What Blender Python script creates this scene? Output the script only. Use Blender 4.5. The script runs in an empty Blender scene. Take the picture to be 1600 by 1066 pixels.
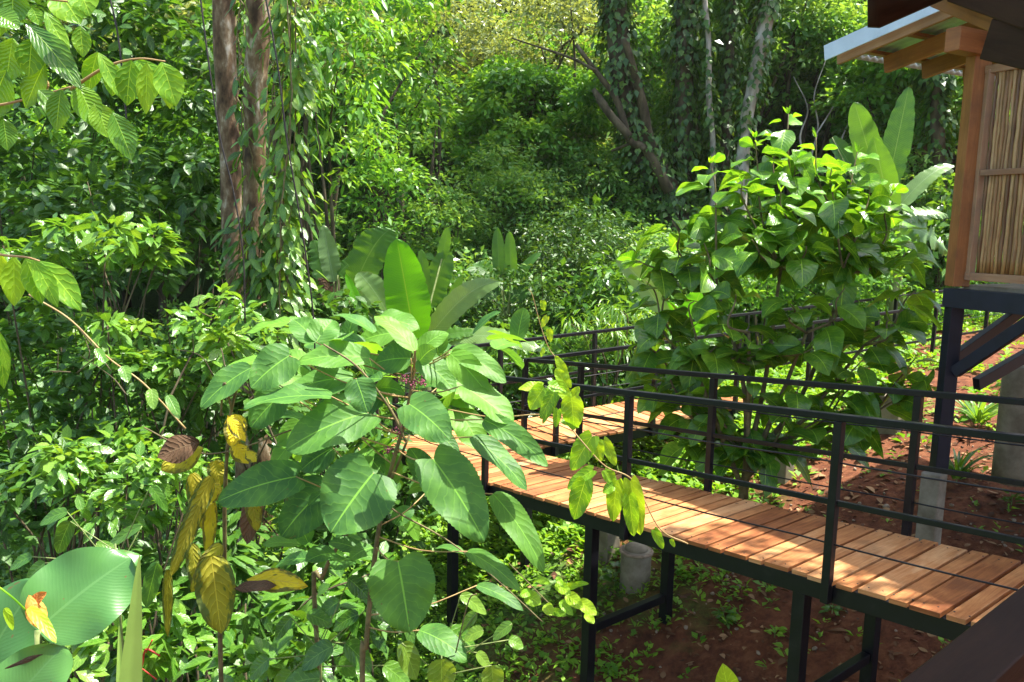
import bpy, math, random
import numpy as np
from mathutils import Matrix
S = bpy.context.scene
COL = S.collection
rng = np.random.default_rng(11)
PI = math.pi
def V(*a): return np.array(a, float)
def nz(a):
    a = np.asarray(a, float); return a/(np.linalg.norm(a, axis=-1, keepdims=True)+1e-12)

# ------------------------------------------------------------------ camera
FPX, PITCH, ROLL = 1240.0, math.radians(8.2), math.radians(1.1)
CF = V(0, math.cos(PITCH), -math.sin(PITCH)); R0 = V(1, 0, 0); U0 = np.cross(R0, CF)
CR = R0*math.cos(ROLL)+U0*math.sin(ROLL); CU = -R0*math.sin(ROLL)+U0*math.cos(ROLL)
def at(x, y, Y):
    r = CF + CR*(x-800)/FPX + CU*(533-y)/FPX
    return r*Y/r[1]
cam = bpy.data.cameras.new('camera'); co = bpy.data.objects.new('camera', cam); COL.objects.link(co)
M = Matrix(((CR[0], CU[0], -CF[0], 0), (CR[1], CU[1], -CF[1], 0), (CR[2], CU[2], -CF[2], 0), (0, 0, 0, 1)))
co.matrix_world = M
cam.sensor_width = 36; cam.lens = 36*FPX/1600; cam.clip_start = 0.05; cam.clip_end = 800
S.camera = co

# ------------------------------------------------------------------ light
SUN_EL, SUN_AZ = math.radians(68), math.radians(74)      # azimuth from +Y towards +X
w = bpy.data.worlds.new('World'); S.world = w; w.use_nodes = True
nt = w.node_tree; nt.nodes.clear()
sky = nt.nodes.new('ShaderNodeTexSky'); sky.sky_type = 'NISHITA'; sky.sun_disc = False
sky.sun_elevation = SUN_EL; sky.sun_rotation = SUN_AZ; sky.air_density = 1.0; sky.dust_density = 2.5
bg = nt.nodes.new('ShaderNodeBackground'); bg.inputs['Strength'].default_value = 0.15
ow = nt.nodes.new('ShaderNodeOutputWorld')
nt.links.new(sky.outputs[0], bg.inputs[0]); nt.links.new(bg.outputs[0], ow.inputs[0])
sd = V(math.sin(SUN_AZ)*math.cos(SUN_EL), math.cos(SUN_AZ)*math.cos(SUN_EL), math.sin(SUN_EL))
sl = bpy.data.lights.new('sun', 'SUN'); sl.energy = 5.0; sl.angle = math.radians(0.5); sl.color = (1, 0.955, 0.87)
so = bpy.data.objects.new('sun', sl); COL.objects.link(so)
from mathutils import Vector
so.rotation_euler = Vector(sd).to_track_quat('Z', 'Y').to_euler()
S.view_settings.view_transform = 'Standard'; S.view_settings.look = 'None'
S.view_settings.exposure = 1.62; S.view_settings.gamma = 1
S.render.engine = 'CYCLES'

# ------------------------------------------------------------------ materials
def newmat(name):
    m = bpy.data.materials.new(name); m.use_nodes = True
    n = m.node_tree; n.nodes.clear(); return m, n
def nd(n, t, **k):
    x = n.nodes.new(t)
    for a, b in k.items():
        if a in x.inputs.keys(): x.inputs[a].default_value = b
        else: setattr(x, a, b)
    return x
def ramp(n, fac, stops):
    r = n.nodes.new('ShaderNodeValToRGB'); e = r.color_ramp.elements
    while len(e) < len(stops): e.new(0.5)
    for i, (p, c) in enumerate(stops): e[i].position = p; e[i].color = (*c, 1)
    n.links.new(fac, r.inputs[0]); return r.outputs[0]
def mth(n, op, a, b=None, c=None):
    x = n.nodes.new('ShaderNodeMath'); x.operation = op
    for i, v in enumerate((a, b, c)):
        if v is None: continue
        if isinstance(v, (int, float)): x.inputs[i].default_value = v
        else: n.links.new(v, x.inputs[i])
    return x.outputs[0]
def mixc(n, f, a, b, mode='MIX'):
    x = n.nodes.new('ShaderNodeMix'); x.data_type = 'RGBA'; x.blend_type = mode
    for i, v in ((0, f), (6, a), (7, b)):
        if isinstance(v, (int, float)): x.inputs[i].default_value = v
        elif isinstance(v, tuple): x.inputs[i].default_value = (*v, 1)
        else: n.links.new(v, x.inputs[i])
    return x.outputs[2]
def out(n, sh, disp=None):
    o = n.nodes.new('ShaderNodeOutputMaterial'); n.links.new(sh, o.inputs[0]); return o

def leafmat(name, stops, trans=0.4, rough=0.42, spec=0.5, veins=11, bump=0.5, tboost=(1.5, 1.25, 0.5), vein_col=None, slant=0.45, blotch=0.35, margin=None, bd=0.004, vmix=0.3, spots=0.0, holes=0.0):
    """leaf: per-leaf colour, pale midrib and side veins, quilted bump, light passing through"""
    m, n = newmat(name)
    at_ = nd(n, 'ShaderNodeAttribute', attribute_name='rnd')
    if stops[0][1][1] > stops[0][1][0]*1.3: stops = [(p_, (c_[0]*1.42, c_[1]*1.1, c_[2]*0.72)) for p_, c_ in stops]
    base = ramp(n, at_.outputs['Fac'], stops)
    if blotch:
        g = nd(n, 'ShaderNodeNewGeometry'); no = nd(n, 'ShaderNodeTexNoise', Scale=14.0, Detail=3.0)
        n.links.new(g.outputs['Position'], no.inputs['Vector'])
        f = mth(n, 'MULTIPLY', mth(n, 'SUBTRACT', no.outputs[0], 0.42), 2.2*blotch)
        base = mixc(n, mth(n, 'MAXIMUM', f, 0.0), base, tuple(min(1, c*1.7+0.01) for c in stops[-1][1]))
    nrm = None
    if veins:
        uv = nd(n, 'ShaderNodeUVMap', uv_map='uv'); sp = nd(n, 'ShaderNodeSeparateXYZ'); n.links.new(uv.outputs[0], sp.inputs[0])
        av = mth(n, 'ABSOLUTE', mth(n, 'SUBTRACT', sp.outputs[1], 0.5))
        ph = mth(n, 'MULTIPLY', mth(n, 'SUBTRACT', sp.outputs[0], mth(n, 'MULTIPLY', av, slant*2*0.6)), veins)
        jn = nd(n, 'ShaderNodeTexNoise', Scale=5.0, Detail=1.0); jv = nd(n, 'ShaderNodeVectorMath', operation='ADD'); jc = nd(n, 'ShaderNodeCombineXYZ'); n.links.new(mth(n, 'MULTIPLY', at_.outputs['Fac'], 53.0), jc.inputs[0]); n.links.new(uv.outputs[0], jv.inputs[0]); n.links.new(jc.outputs[0], jv.inputs[1]); n.links.new(jv.outputs[0], jn.inputs['Vector'])
        ph = mth(n, 'ADD', ph, mth(n, 'MULTIPLY', jn.outputs[0], 1.1))
        fr = mth(n, 'ABSOLUTE', mth(n, 'SUBTRACT', mth(n, 'FRACT', ph), 0.5))          # 0.5 at the vein
        vein = mth(n, 'GREATER_THAN', fr, 0.44)
        mid = mth(n, 'LESS_THAN', av, 0.014)
        f = mth(n, 'MAXIMUM', mth(n, 'MULTIPLY', vein, vmix), mth(n, 'MULTIPLY', mid, 0.6))
        vc = vein_col or tuple(min(1, c*1.9+0.03) for c in stops[-1][1])
        base = mixc(n, f, base, vc)
        if margin:
            no2 = nd(n, 'ShaderNodeTexNoise', Scale=5.0, Detail=4.0); n.links.new(uv.outputs[0], no2.inputs['Vector'])
            e = mth(n, 'ADD', mth(n, 'MULTIPLY', av, 2.0), mth(n, 'MULTIPLY', mth(n, 'SUBTRACT', no2.outputs[0], 0.5), 2.2))
            base = mixc(n, ramp(n, e, [(0.62, (0, 0, 0)), (0.85, (1, 1, 1))]), base, margin)
        if spots:
            vo = nd(n, 'ShaderNodeTexVoronoi', Scale=9.0); n.links.new(jv.outputs[0], vo.inputs['Vector'])
            sn = nd(n, 'ShaderNodeTexNoise', Scale=3.0, Detail=3.0); n.links.new(jv.outputs[0], sn.inputs['Vector'])
            sf = mth(n, 'MULTIPLY', mth(n, 'LESS_THAN', vo.outputs['Distance'], mth(n, 'MULTIPLY', mth(n, 'MAXIMUM', mth(n, 'SUBTRACT', sn.outputs[0], 0.5), 0.0), 1.3)), spots)
            base = mixc(n, sf, base, (0.16, 0.10, 0.035))
        h = mth(n, 'SUBTRACT', 1.0, mth(n, 'MULTIPLY', mth(n, 'MULTIPLY', fr, fr), 3.6))
        h = mth(n, 'MULTIPLY', h, mth(n, 'SUBTRACT', 1.0, mth(n, 'MULTIPLY', mid, 0.8)))
        b = nd(n, 'ShaderNodeBump', Strength=bump, Distance=bd); n.links.new(h, b.inputs['Height']); nrm = b.outputs[0]
    p = nd(n, 'ShaderNodeBsdfPrincipled', Roughness=rough)
    p.inputs['Specular IOR Level'].default_value = spec
    n.links.new(base, p.inputs['Base Color'])
    t = nd(n, 'ShaderNodeBsdfTranslucent')
    tc = mixc(n, 1.0, base, tboost, 'MULTIPLY'); n.links.new(tc, t.inputs[0])
    if nrm: n.links.new(nrm, p.inputs['Normal'])
    mx = nd(n, 'ShaderNodeMixShader'); mx.inputs[0].default_value = trans
    n.links.new(p.outputs[0], mx.inputs[1]); n.links.new(t.outputs[0], mx.inputs[2])
    res = mx.outputs[0]
    if holes and veins:
        v2 = nd(n, 'ShaderNodeTexVoronoi', Scale=7.0, Randomness=1.0); n.links.new(jv.outputs[0], v2.inputs['Vector'])
        h2 = nd(n, 'ShaderNodeTexNoise', Scale=2.3, Detail=2.0); n.links.new(jv.outputs[0], h2.inputs['Vector'])
        hf = mth(n, 'LESS_THAN', v2.outputs['Distance'], mth(n, 'MULTIPLY', mth(n, 'MAXIMUM', mth(n, 'SUBTRACT', h2.outputs[0], 0.60), 0.0), holes))
        tr = nd(n, 'ShaderNodeBsdfTransparent'); m2 = nd(n, 'ShaderNodeMixShader'); n.links.new(hf, m2.inputs[0]); n.links.new(res, m2.inputs[1]); n.links.new(tr.outputs[0], m2.inputs[2]); res = m2.outputs[0]
    out(n, res); return m

def noisemat(name, stops, scale=6.0, detail=8.0, rough=0.85, bump=0.4, bdist=0.02, stretch=(1, 1, 1), spec=0.3, metallic=0.0, coords='Object', attr=False):
    m, n = newmat(name)
    tc = nd(n, 'ShaderNodeTexCoord'); mp = nd(n, 'ShaderNodeMapping'); mp.inputs['Scale'].default_value = stretch
    if coords == 'uv':
        uv = nd(n, 'ShaderNodeUVMap', uv_map='uv'); n.links.new(uv.outputs[0], mp.inputs[0])
    else:
        g = nd(n, 'ShaderNodeNewGeometry'); n.links.new(g.outputs['Position'], mp.inputs[0])
    no = nd(n, 'ShaderNodeTexNoise', Scale=scale, Detail=detail, Roughness=0.62); n.links.new(mp.outputs[0], no.inputs['Vector'])
    f = no.outputs[0]
    if attr:
        a = nd(n, 'ShaderNodeAttribute', attribute_name='rnd')
        f = mth(n, 'ADD', f, mth(n, 'MULTIPLY', mth(n, 'SUBTRACT', a.outputs['Fac'], 0.5), 0.35))
    c = ramp(n, f, stops)
    p = nd(n, 'ShaderNodeBsdfPrincipled', Roughness=rough, Metallic=metallic); p.inputs['Specular IOR Level'].default_value = spec
    n.links.new(c, p.inputs['Base Color'])
    b = nd(n, 'ShaderNodeBump', Strength=bump, Distance=bdist); n.links.new(no.outputs[0], b.inputs['Height']); n.links.new(b.outputs[0], p.inputs['Normal'])
    out(n, p.outputs[0]); return m

G = {}
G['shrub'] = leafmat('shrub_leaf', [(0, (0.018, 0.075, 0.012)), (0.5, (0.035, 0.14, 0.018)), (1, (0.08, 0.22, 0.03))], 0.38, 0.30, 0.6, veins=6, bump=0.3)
G['pale'] = leafmat('sunlit_pale_shrub_leaf', [(0, (0.03, 0.13, 0.02)), (0.5, (0.06, 0.21, 0.03)), (1, (0.14, 0.30, 0.05))], 0.42, 0.30, 0.65, veins=6, bump=0.3)  # paler copy of the shrub green; on the thicket tiers it stands for sunlight
G['dark'] = leafmat('shaded_shrub_leaf', [(0, (0.014, 0.062, 0.012)), (0.6, (0.028, 0.11, 0.017)), (1, (0.06, 0.175, 0.026))], 0.35, 0.42, 0.45, veins=5, bump=0.3)  # darker copy of the shrub green, putting the thicket's shade into leaf colour
G['broad'] = leafmat('broad_leaf', [(0, (0.03, 0.13, 0.018)), (0.5, (0.055, 0.20, 0.024)), (0.85, (0.10, 0.29, 0.025)), (1, (0.18, 0.40, 0.03))], 0.45, 0.27, 0.55, veins=10, bump=0.4, bd=0.004, vmix=.15, spots=.4)
G['young'] = leafmat('young_leaf', [(0, (0.06, 0.27, 0.02)), (0.5, (0.10, 0.35, 0.025)), (1, (0.18, 0.45, 0.03))], 0.5, 0.4, 0.4, veins=8, bump=0.5)
G['hairy'] = leafmat('big_ovate_leaf', [(0, (0.028, 0.12, 0.04)), (0.5, (0.05, 0.18, 0.055)), (1, (0.11, 0.32, 0.04))], 0.42, 0.5, 0.32, veins=8, bump=0.22, bd=0.005, vmix=0.12, spots=0.6, holes=1.2)
G['vine'] = leafmat('vine_leaf', [(0, (0.07, 0.24, 0.02)), (0.5, (0.12, 0.36, 0.025)), (1, (0.24, 0.47, 0.035))], 0.5, 0.4, 0.4, veins=6, bump=0.3, spots=.4)
G['yellow'] = leafmat('yellowing_leaf', [(0, (0.28, 0.30, 0.03)), (0.5, (0.48, 0.43, 0.03)), (1, (0.72, 0.55, 0.02))], 0.4, 0.6, 0.25, veins=8, bump=0.9, vein_col=(0.6, 0.45, 0.1), margin=(0.16, 0.15, 0.03))
G['olive'] = leafmat('fading_leaf', [(0, (0.14, 0.20, 0.025)), (1, (0.26, 0.29, 0.035))], 0.4, 0.6, 0.25, veins=8, bump=0.9, margin=(0.10, 0.14, 0.03))
G['dead'] = leafmat('dead_leaf', [(0, (0.06, 0.035, 0.02)), (1, (0.15, 0.09, 0.05))], 0.15, 0.85, 0.1, veins=8, bump=1.0, vein_col=(0.2, 0.14, 0.08), tboost=(1.2, 0.9, 0.6))
G['orange'] = leafmat('orange_leaf', [(0, (0.5, 0.14, 0.03)), (1, (0.65, 0.28, 0.05))], 0.3, 0.6, 0.3, veins=6, bump=0.5, tboost=(1.3, 0.9, 0.4))
G['banana'] = leafmat('banana_leaf', [(0, (0.035, 0.14, 0.03)), (0.6, (0.06, 0.20, 0.035)), (1, (0.10, 0.30, 0.03))], 0.45, 0.34, 0.5, veins=46, bump=0.5, slant=0.15, blotch=0.15, vein_col=(0.2, 0.36, 0.1))
G['bglow'] = leafmat('backlit_bright_banana_leaf', [(0, (0.06, 0.30, 0.01)), (1, (0.09, 0.40, 0.015))], 0.55, 0.4, 0.4, veins=40, bump=0.8, slant=0.15, blotch=0, vein_col=(0.3, 0.5, 0.06), vmix=.15)  # brighter green with the glow of a backlit leaf put into it
G['bpale'] = leafmat('pale_sheen_banana_leaf', [(0, (0.11, 0.25, 0.11)), (1, (0.16, 0.34, 0.12))], 0.3, 0.3, 0.7, veins=40, bump=0.4, slant=0.15, blotch=0.15, vein_col=(0.3, 0.45, 0.2), vmix=.15)  # pale green with the leaf sheen painted into the colour
G['strap'] = leafmat('strap_blade', [(0, (0.16, 0.34, 0.12)), (1, (0.2, 0.4, 0.14))], 0.35, 0.22, 0.8, veins=0, blotch=0.2)
G['aroid'] = leafmat('large_paddle_leaf', [(0, (0.04, 0.16, 0.06)), (1, (0.07, 0.23, 0.07))], 0.25, 0.34, 0.5, veins=26, bump=0.12, bd=0.002, spots=.8, holes=.8, slant=0.5, blotch=0.15, vein_col=(0.12, 0.28, 0.08), vmix=0.12)
G['ivy'] = leafmat('ivy_leaf', [(0, (0.018, 0.07, 0.015)), (0.7, (0.035, 0.12, 0.024)), (1, (0.09, 0.2, 0.04))], 0.3, 0.4, 0.45, veins=0)
G['far'] = leafmat('forest_leaf', [(0, (0.05, 0.17, 0.05)), (0.5, (0.09, 0.27, 0.07)), (1, (0.19, 0.39, 0.12))], 0.5, 0.42, 0.45, veins=0, blotch=0)
G['farpale'] = leafmat('pale_forest_leaf', [(0, (0.10, 0.19, 0.08)), (0.55, (0.16, 0.27, 0.14)), (1, (0.22, 0.36, 0.24))], 0.42, 0.42, 0.45, veins=0, blotch=0)
G['fargreen'] = leafmat('bright_forest_leaf', [(0, (0.045, 0.18, 0.03)), (0.5, (0.085, 0.28, 0.045)), (1, (0.18, 0.40, 0.07))], 0.45, 0.4, 0.45, veins=0, blotch=0)
G['weed'] = leafmat('weed_leaf', [(0, (0.06, 0.22, 0.02)), (1, (0.18, 0.42, 0.04))], 0.4, 0.5, 0.35, veins=0, blotch=0)
G['litter'] = noisemat('dry_litter', [(0.3, (0.07, 0.03, 0.015)), (0.5, (0.15, 0.07, 0.03)), (0.75, (0.32, 0.19, 0.09))], 3, 2, 0.9, 0.1, attr=True)
G['bark'] = noisemat('mottled_bark', [(0.36, (0.045, 0.026, 0.012)), (0.48, (0.13, 0.08, 0.04)), (0.57, (0.21, 0.145, 0.08)), (0.63, (0.34, 0.28, 0.19)), (0.7, (0.5, 0.46, 0.38))], 9, 10, 0.85, 0.7, 0.03, (1, 1, 0.45))
G['barkdark'] = noisemat('dark_bark', [(0.35, (0.03, 0.023, 0.011)), (0.6, (0.10, 0.08, 0.042)), (0.8, (0.22, 0.19, 0.12))], 6, 8, 0.9, 0.7, 0.03, (1, 1, 0.3))
G['barkpale'] = noisemat('pale_bark', [(0.35, (0.22, 0.19, 0.15)), (0.55, (0.42, 0.38, 0.31)), (0.8, (0.6, 0.57, 0.5))], 6, 8, 0.85, 0.5, 0.02, (1, 1, 0.4))
G['stem'] = noisemat('brown_stem', [(0.3, (0.07, 0.055, 0.022)), (0.7, (0.22, 0.18, 0.075))], 20, 4, 0.7, 0.3, 0.004)
G['gstem'] = noisemat('green_stem', [(0.3, (0.08, 0.13, 0.03)), (0.7, (0.26, 0.30, 0.10))], 20, 4, 0.6, 0.2, 0.004)
G['tanstem'] = noisemat('tan_petiole', [(0.3, (0.28, 0.17, 0.06)), (0.7, (0.45, 0.32, 0.14))], 20, 4, 0.6, 0.2, 0.003)
G['pseudo'] = noisemat('banana_trunk', [(0.3, (0.08, 0.10, 0.03)), (0.6, (0.2, 0.22, 0.08)), (0.8, (0.22, 0.13, 0.06))], 4, 6, 0.6, 0.3, 0.01, (1, 1, 0.2))
G['flower'] = noisemat('purple_flower', [(0.3, (0.16, 0.03, 0.06)), (0.7, (0.4, 0.12, 0.18))], 60, 3, 0.7, 0.3, 0.003)
G['red'] = noisemat('red_fruit_stalk', [(0.3, (0.3, 0.02, 0.015)), (0.7, (0.55, 0.05, 0.03))], 30, 3, 0.5, 0.3, 0.003)
G['steel'] = noisemat('black_painted_steel', [(0.3, (0.004, 0.004, 0.006)), (0.6, (0.007, 0.007, 0.010)), (0.8, (0.02, 0.018, 0.02))], 9, 6, 0.42, 0.06, 0.002, spec=0.28)
G['bluesteel'] = noisemat('blue_black_painted_timber', [(0.3, (0.004, 0.005, 0.011)), (0.7, (0.009, 0.011, 0.024))], 9, 6, 0.55, 0.15, 0.003, spec=0.4)
G['concrete'] = noisemat('concrete', [(0.3, (0.12, 0.095, 0.06)), (0.55, (0.24, 0.205, 0.145)), (0.8, (0.36, 0.32, 0.25))], 5, 9, 0.9, 0.3, 0.008)
G['galv'] = noisemat('galvanised_sheet', [(0.3, (0.45, 0.52, 0.6)), (0.7, (0.62, 0.7, 0.78))], 3, 5, 0.45, 0.05, 0.002, spec=0.5, metallic=0.35)
G['cable'] = noisemat('dark_cable', [(0.3, (0.012, 0.01, 0.01)), (0.7, (0.05, 0.04, 0.035))], 30, 3, 0.5, 0.1, 0.001)
G['stone'] = noisemat('pale_stone', [(0.3, (0.16, 0.11, 0.07)), (0.7, (0.36, 0.28, 0.2))], 20, 5, 0.85, 0.5, 0.005)

def woodmat(name, stops, grain=1.0, rough=0.6, knots=True, spec=0.3, pv=0.55):
    """planed timber: grain runs along uv.x (metres), shifted for every board"""
    m, n = newmat(name)
    uv = nd(n, 'ShaderNodeUVMap', uv_map='uv'); a = nd(n, 'ShaderNodeAttribute', attribute_name='rnd')
    cb = nd(n, 'ShaderNodeCombineXYZ'); n.links.new(mth(n, 'MULTIPLY', a.outputs['Fac'], 37.0), cb.inputs[0]); n.links.new(mth(n, 'MULTIPLY', a.outputs['Fac'], 91.0), cb.inputs[1])
    add = nd(n, 'ShaderNodeVectorMath', operation='ADD'); n.links.new(uv.outputs[0], add.inputs[0]); n.links.new(cb.outputs[0], add.inputs[1])
    mp = nd(n, 'ShaderNodeMapping'); mp.inputs['Scale'].default_value = (1.6, 22*grain, 1); n.links.new(add.outputs[0], mp.inputs[0])
    n1 = nd(n, 'ShaderNodeTexNoise', Scale=1.6, Detail=8.0, Roughness=0.65, Distortion=1.3); n.links.new(mp.outputs[0], n1.inputs['Vector'])
    mp2 = nd(n, 'ShaderNodeMapping'); mp2.inputs['Scale'].default_value = (3, 5, 1); n.links.new(add.outputs[0], mp2.inputs[0])
    n2 = nd(n, 'ShaderNodeTexNoise', Scale=1.2, Detail=5.0); n.links.new(mp2.outputs[0], n2.inputs['Vector'])
    f = mth(n, 'ADD', mth(n, 'MULTIPLY', n1.outputs[0], 0.6), mth(n, 'MULTIPLY', n2.outputs[0], 0.4))
    f = mth(n, 'ADD', f, mth(n, 'MULTIPLY', mth(n, 'SUBTRACT', mth(n, 'FRACT', mth(n, 'MULTIPLY', a.outputs['Fac'], 7.31)), 0.5), pv*0.4))
    c = ramp(n, f, stops)
    if knots:
        vo = nd(n, 'ShaderNodeTexVoronoi', Scale=5.0); n.links.new(add.outputs[0], vo.inputs['Vector'])
        k = ramp(n, vo.outputs['Distance'], [(0.03, (1, 1, 1)), (0.11, (0, 0, 0))])
        kn = nd(n, 'ShaderNodeTexNoise', Scale=3.0); n.links.new(add.outputs[0], kn.inputs['Vector'])
        k = mth(n, 'MULTIPLY', k, mth(n, 'GREATER_THAN', kn.outputs[0], 0.53))
        c = mixc(n, mth(n, 'MULTIPLY', k, 0.75), c, tuple(x*0.3 for x in stops[0][1]))
    g = nd(n, 'ShaderNodeNewGeometry'); st_ = nd(n, 'ShaderNodeTexNoise', Scale=2.6, Detail=7.0, Roughness=0.7); n.links.new(g.outputs['Position'], st_.inputs['Vector'])
    c = mixc(n, ramp(n, st_.outputs[0], [(0.5, (0, 0, 0)), (0.72, (0.55, 0.55, 0.55))]), c, tuple(0.45*(x*0.5+stops[1][1][2]*0.9) for x in stops[1][1]))
    p = nd(n, 'ShaderNodeBsdfPrincipled', Roughness=rough); p.inputs['Specular IOR Level'].default_value = spec
    n.links.new(c, p.inputs['Base Color'])
    b = nd(n, 'ShaderNodeBump', Strength=0.35, Distance=0.004); n.links.new(n1.outputs[0], b.inputs['Height']); n.links.new(b.outputs[0], p.inputs['Normal'])
    out(n, p.outputs[0]); return m
G['deck'] = woodmat('deck_boards', [(0.30, (0.20, 0.062, 0.018)), (0.45, (0.35, 0.13, 0.04)), (0.57, (0.47, 0.20, 0.068)), (0.72, (0.60, 0.32, 0.14))], pv=0.8)
G['cabinwood'] = woodmat('cabin_timber', [(0.3, (0.18, 0.065, 0.02)), (0.6, (0.34, 0.135, 0.04)), (0.8, (0.46, 0.21, 0.08))], rough=0.55)
G['palewood'] = woodmat('pale_batten', [(0.3, (0.24, 0.12, 0.055)), (0.6, (0.36, 0.21, 0.11)), (0.8, (0.46, 0.3, 0.18))])
G['darkwood'] = woodmat('dark_stained_timber', [(0.3, (0.02, 0.007, 0.003)), (0.6, (0.042, 0.017, 0.008)), (0.8, (0.07, 0.03, 0.014))], rough=0.6, knots=False, spec=0.15)
G['bamboo'] = woodmat('bamboo_cane', [(0.28, (0.12, 0.055, 0.018)), (0.5, (0.29, 0.155, 0.055)), (0.62, (0.42, 0.25, 0.095)), (0.8, (0.52, 0.36, 0.17))], grain=0.6, rough=0.45, knots=False, spec=0.45, pv=0.9)

def groundmat():
    m, n = newmat('forest_floor')
    g = nd(n, 'ShaderNodeNewGeometry'); sp = nd(n, 'ShaderNodeSeparateXYZ'); n.links.new(g.outputs['Position'], sp.inputs[0])
    n1 = nd(n, 'ShaderNodeTexNoise', Scale=9.0, Detail=10.0, Roughness=0.7); n.links.new(g.outputs['Position'], n1.inputs['Vector'])
    soil = ramp(n, n1.outputs[0], [(0.3, (0.045, 0.015, 0.008)), (0.5, (0.125, 0.042, 0.018)), (0.68, (0.2, 0.08, 0.035)), (0.8, (0.3, 0.17, 0.09))])
    n2 = nd(n, 'ShaderNodeTexNoise', Scale=30.0, Detail=6.0, Roughness=0.7); n.links.new(g.outputs['Position'], n2.inputs['Vector'])
    moss = ramp(n, n2.outputs[0], [(0.35, (0.03, 0.055, 0.012)), (0.6, (0.08, 0.16, 0.025)), (0.8, (0.17, 0.26, 0.05))])
    n3 = nd(n, 'ShaderNodeTexNoise', Scale=0.8, Detail=6.0, Roughness=0.6); n.links.new(g.outputs['Position'], n3.inputs['Vector'])
    # greener away from the trodden slope round the cabin
    gx = mth(n, 'SUBTRACT', mth(n, 'MULTIPLY', sp.outputs[1], 0.07), mth(n, 'MULTIPLY', sp.outputs[0], 0.11))
    f = mth(n, 'ADD', mth(n, 'ADD', n3.outputs[0], gx), -0.40)
    f = ramp(n, f, [(0.42, (0, 0, 0)), (0.62, (1, 1, 1))])
    c = mixc(n, f, soil, moss)
    p = nd(n, 'ShaderNodeBsdfPrincipled', Roughness=0.95); p.inputs['Specular IOR Level'].default_value = 0.2
    n.links.new(c, p.inputs['Base Color'])
    b = nd(n, 'ShaderNodeBump', Strength=0.8, Distance=0.04); n.links.new(n1.outputs[0], b.inputs['Height']); n.links.new(b.outputs[0], p.inputs['Normal'])
    out(n, p.outputs[0]); return m
G['ground'] = groundmat()

# ------------------------------------------------------------------ mesh building
class MB:
    def __init__(s): s.v = []; s.f = []; s.uv = []; s.r = []; s.n = 0
    def add(s, v, f, uv=None, r=0.5):
        v = np.asarray(v, float).reshape(-1, 3); f = np.asarray(f, np.int64).reshape(-1, 4)
        s.v.append(v); s.f.append(f+s.n)
        s.uv.append(np.zeros((len(v), 2)) if uv is None else np.asarray(uv, float).reshape(-1, 2))
        s.r.append(np.full(len(v), float(r)) if np.isscalar(r) else np.asarray(r, float))
        s.n += len(v)
    def build(s, name, mat, parent=None, smooth=True, origin=None):
        v = np.concatenate(s.v); f = np.concatenate(s.f); uv = np.concatenate(s.uv); r = np.concatenate(s.r)
        o0 = np.zeros(3) if origin is None else np.asarray(origin, float)
        v = v-o0
        me = bpy.data.meshes.new(name)
        me.vertices.add(len(v)); me.vertices.foreach_set('co', v.astype(np.float32).ravel())
        me.loops.add(f.size); me.loops.foreach_set('vertex_index', f.astype(np.int32).ravel())
        me.polygons.add(len(f)); me.polygons.foreach_set('loop_start', (np.arange(len(f))*4).astype(np.int32))
        if smooth: me.polygons.foreach_set('use_smooth', np.ones(len(f), bool))
        ul = me.uv_layers.new(name='uv'); ul.data.foreach_set('uv', uv[f.ravel()].astype(np.float32).ravel())
        a = me.attributes.new('rnd', 'FLOAT', 'POINT'); a.data.foreach_set('value', r.astype(np.float32))
        me.materials.append(G[mat] if isinstance(mat, str) else mat)
        me.update(calc_edges=True)
        o = bpy.data.objects.new(name, me); COL.objects.link(o)
        if parent is not None:
            o.parent = parent
            if origin is None: o.location = tuple(-np.array(parent.get('_o', (0, 0, 0))))
        elif origin is not None: o.location = tuple(o0)
        return o
def tag(o, label=None, cat=None, group=None, kind=None):
    if label: o['label'] = label
    if cat: o['category'] = cat
    if group: o['group'] = group
    if kind: o['kind'] = kind
    return o
def thing(name, loc, label, cat, group=None):
    o = bpy.data.objects.new(name, None); COL.objects.link(o); o.location = tuple(loc); o['_o'] = [float(x) for x in loc]
    return tag(o, label, cat, group)
def copy_tree(o, parent=None):
    c = o.copy(); COL.objects.link(c)
    if parent is not None: c.parent = parent
    for ch in list(o.children): copy_tree(ch, c)
    return c

def box(mb, c, ax, h, r=None, uvax=0):
    """c centre, ax three unit axes, h half sizes; uv in metres with x along axis uvax"""
    ax = [nz(a) for a in ax]; r = rng.random() if r is None else r
    u0 = uvax
    for i in range(3):
        j, k = (i+1) % 3, (i+2) % 3
        if k == u0: j, k = k, j
        for s in (-1, 1):
            o = c+ax[i]*h[i]*s; q = []; uv = []
            for a, b in ((-1, -1), (1, -1), (1, 1), (-1, 1)):
                q.append(o+ax[j]*h[j]*a+ax[k]*h[k]*b); uv.append((h[j]*a, h[k]*b+i*0.37))
            fl = np.dot(np.cross(q[1]-q[0], q[2]-q[1]), ax[i])*s
            mb.add(q, [[0, 1, 2, 3]] if fl > 0 else [[3, 2, 1, 0]], uv, r)
def bar(mb, a, b, wd, ht, up=V(0, 0, 1), r=None):
    d = nz(b-a); sd_ = np.cross(d, up)
    sd_ = nz(sd_) if np.linalg.norm(sd_) > 1e-4 else V(1, 0, 0)
    u = np.cross(sd_, d)
    box(mb, (a+b)/2, (d, sd_, u), (np.linalg.norm(b-a)/2, wd/2, ht/2), r)
def bevel(o, w_=0.004, seg=2):
    # merge the loose box faces first so that the edges really bevel
    w1 = o.modifiers.new('weld', 'WELD'); w1.merge_threshold = 0.0004
    m = o.modifiers.new('bevel', 'BEVEL'); m.width = w_; m.segments = seg; m.limit_method = 'ANGLE'
    for p in o.data.polygons: p.use_smooth = False
    return o
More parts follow.
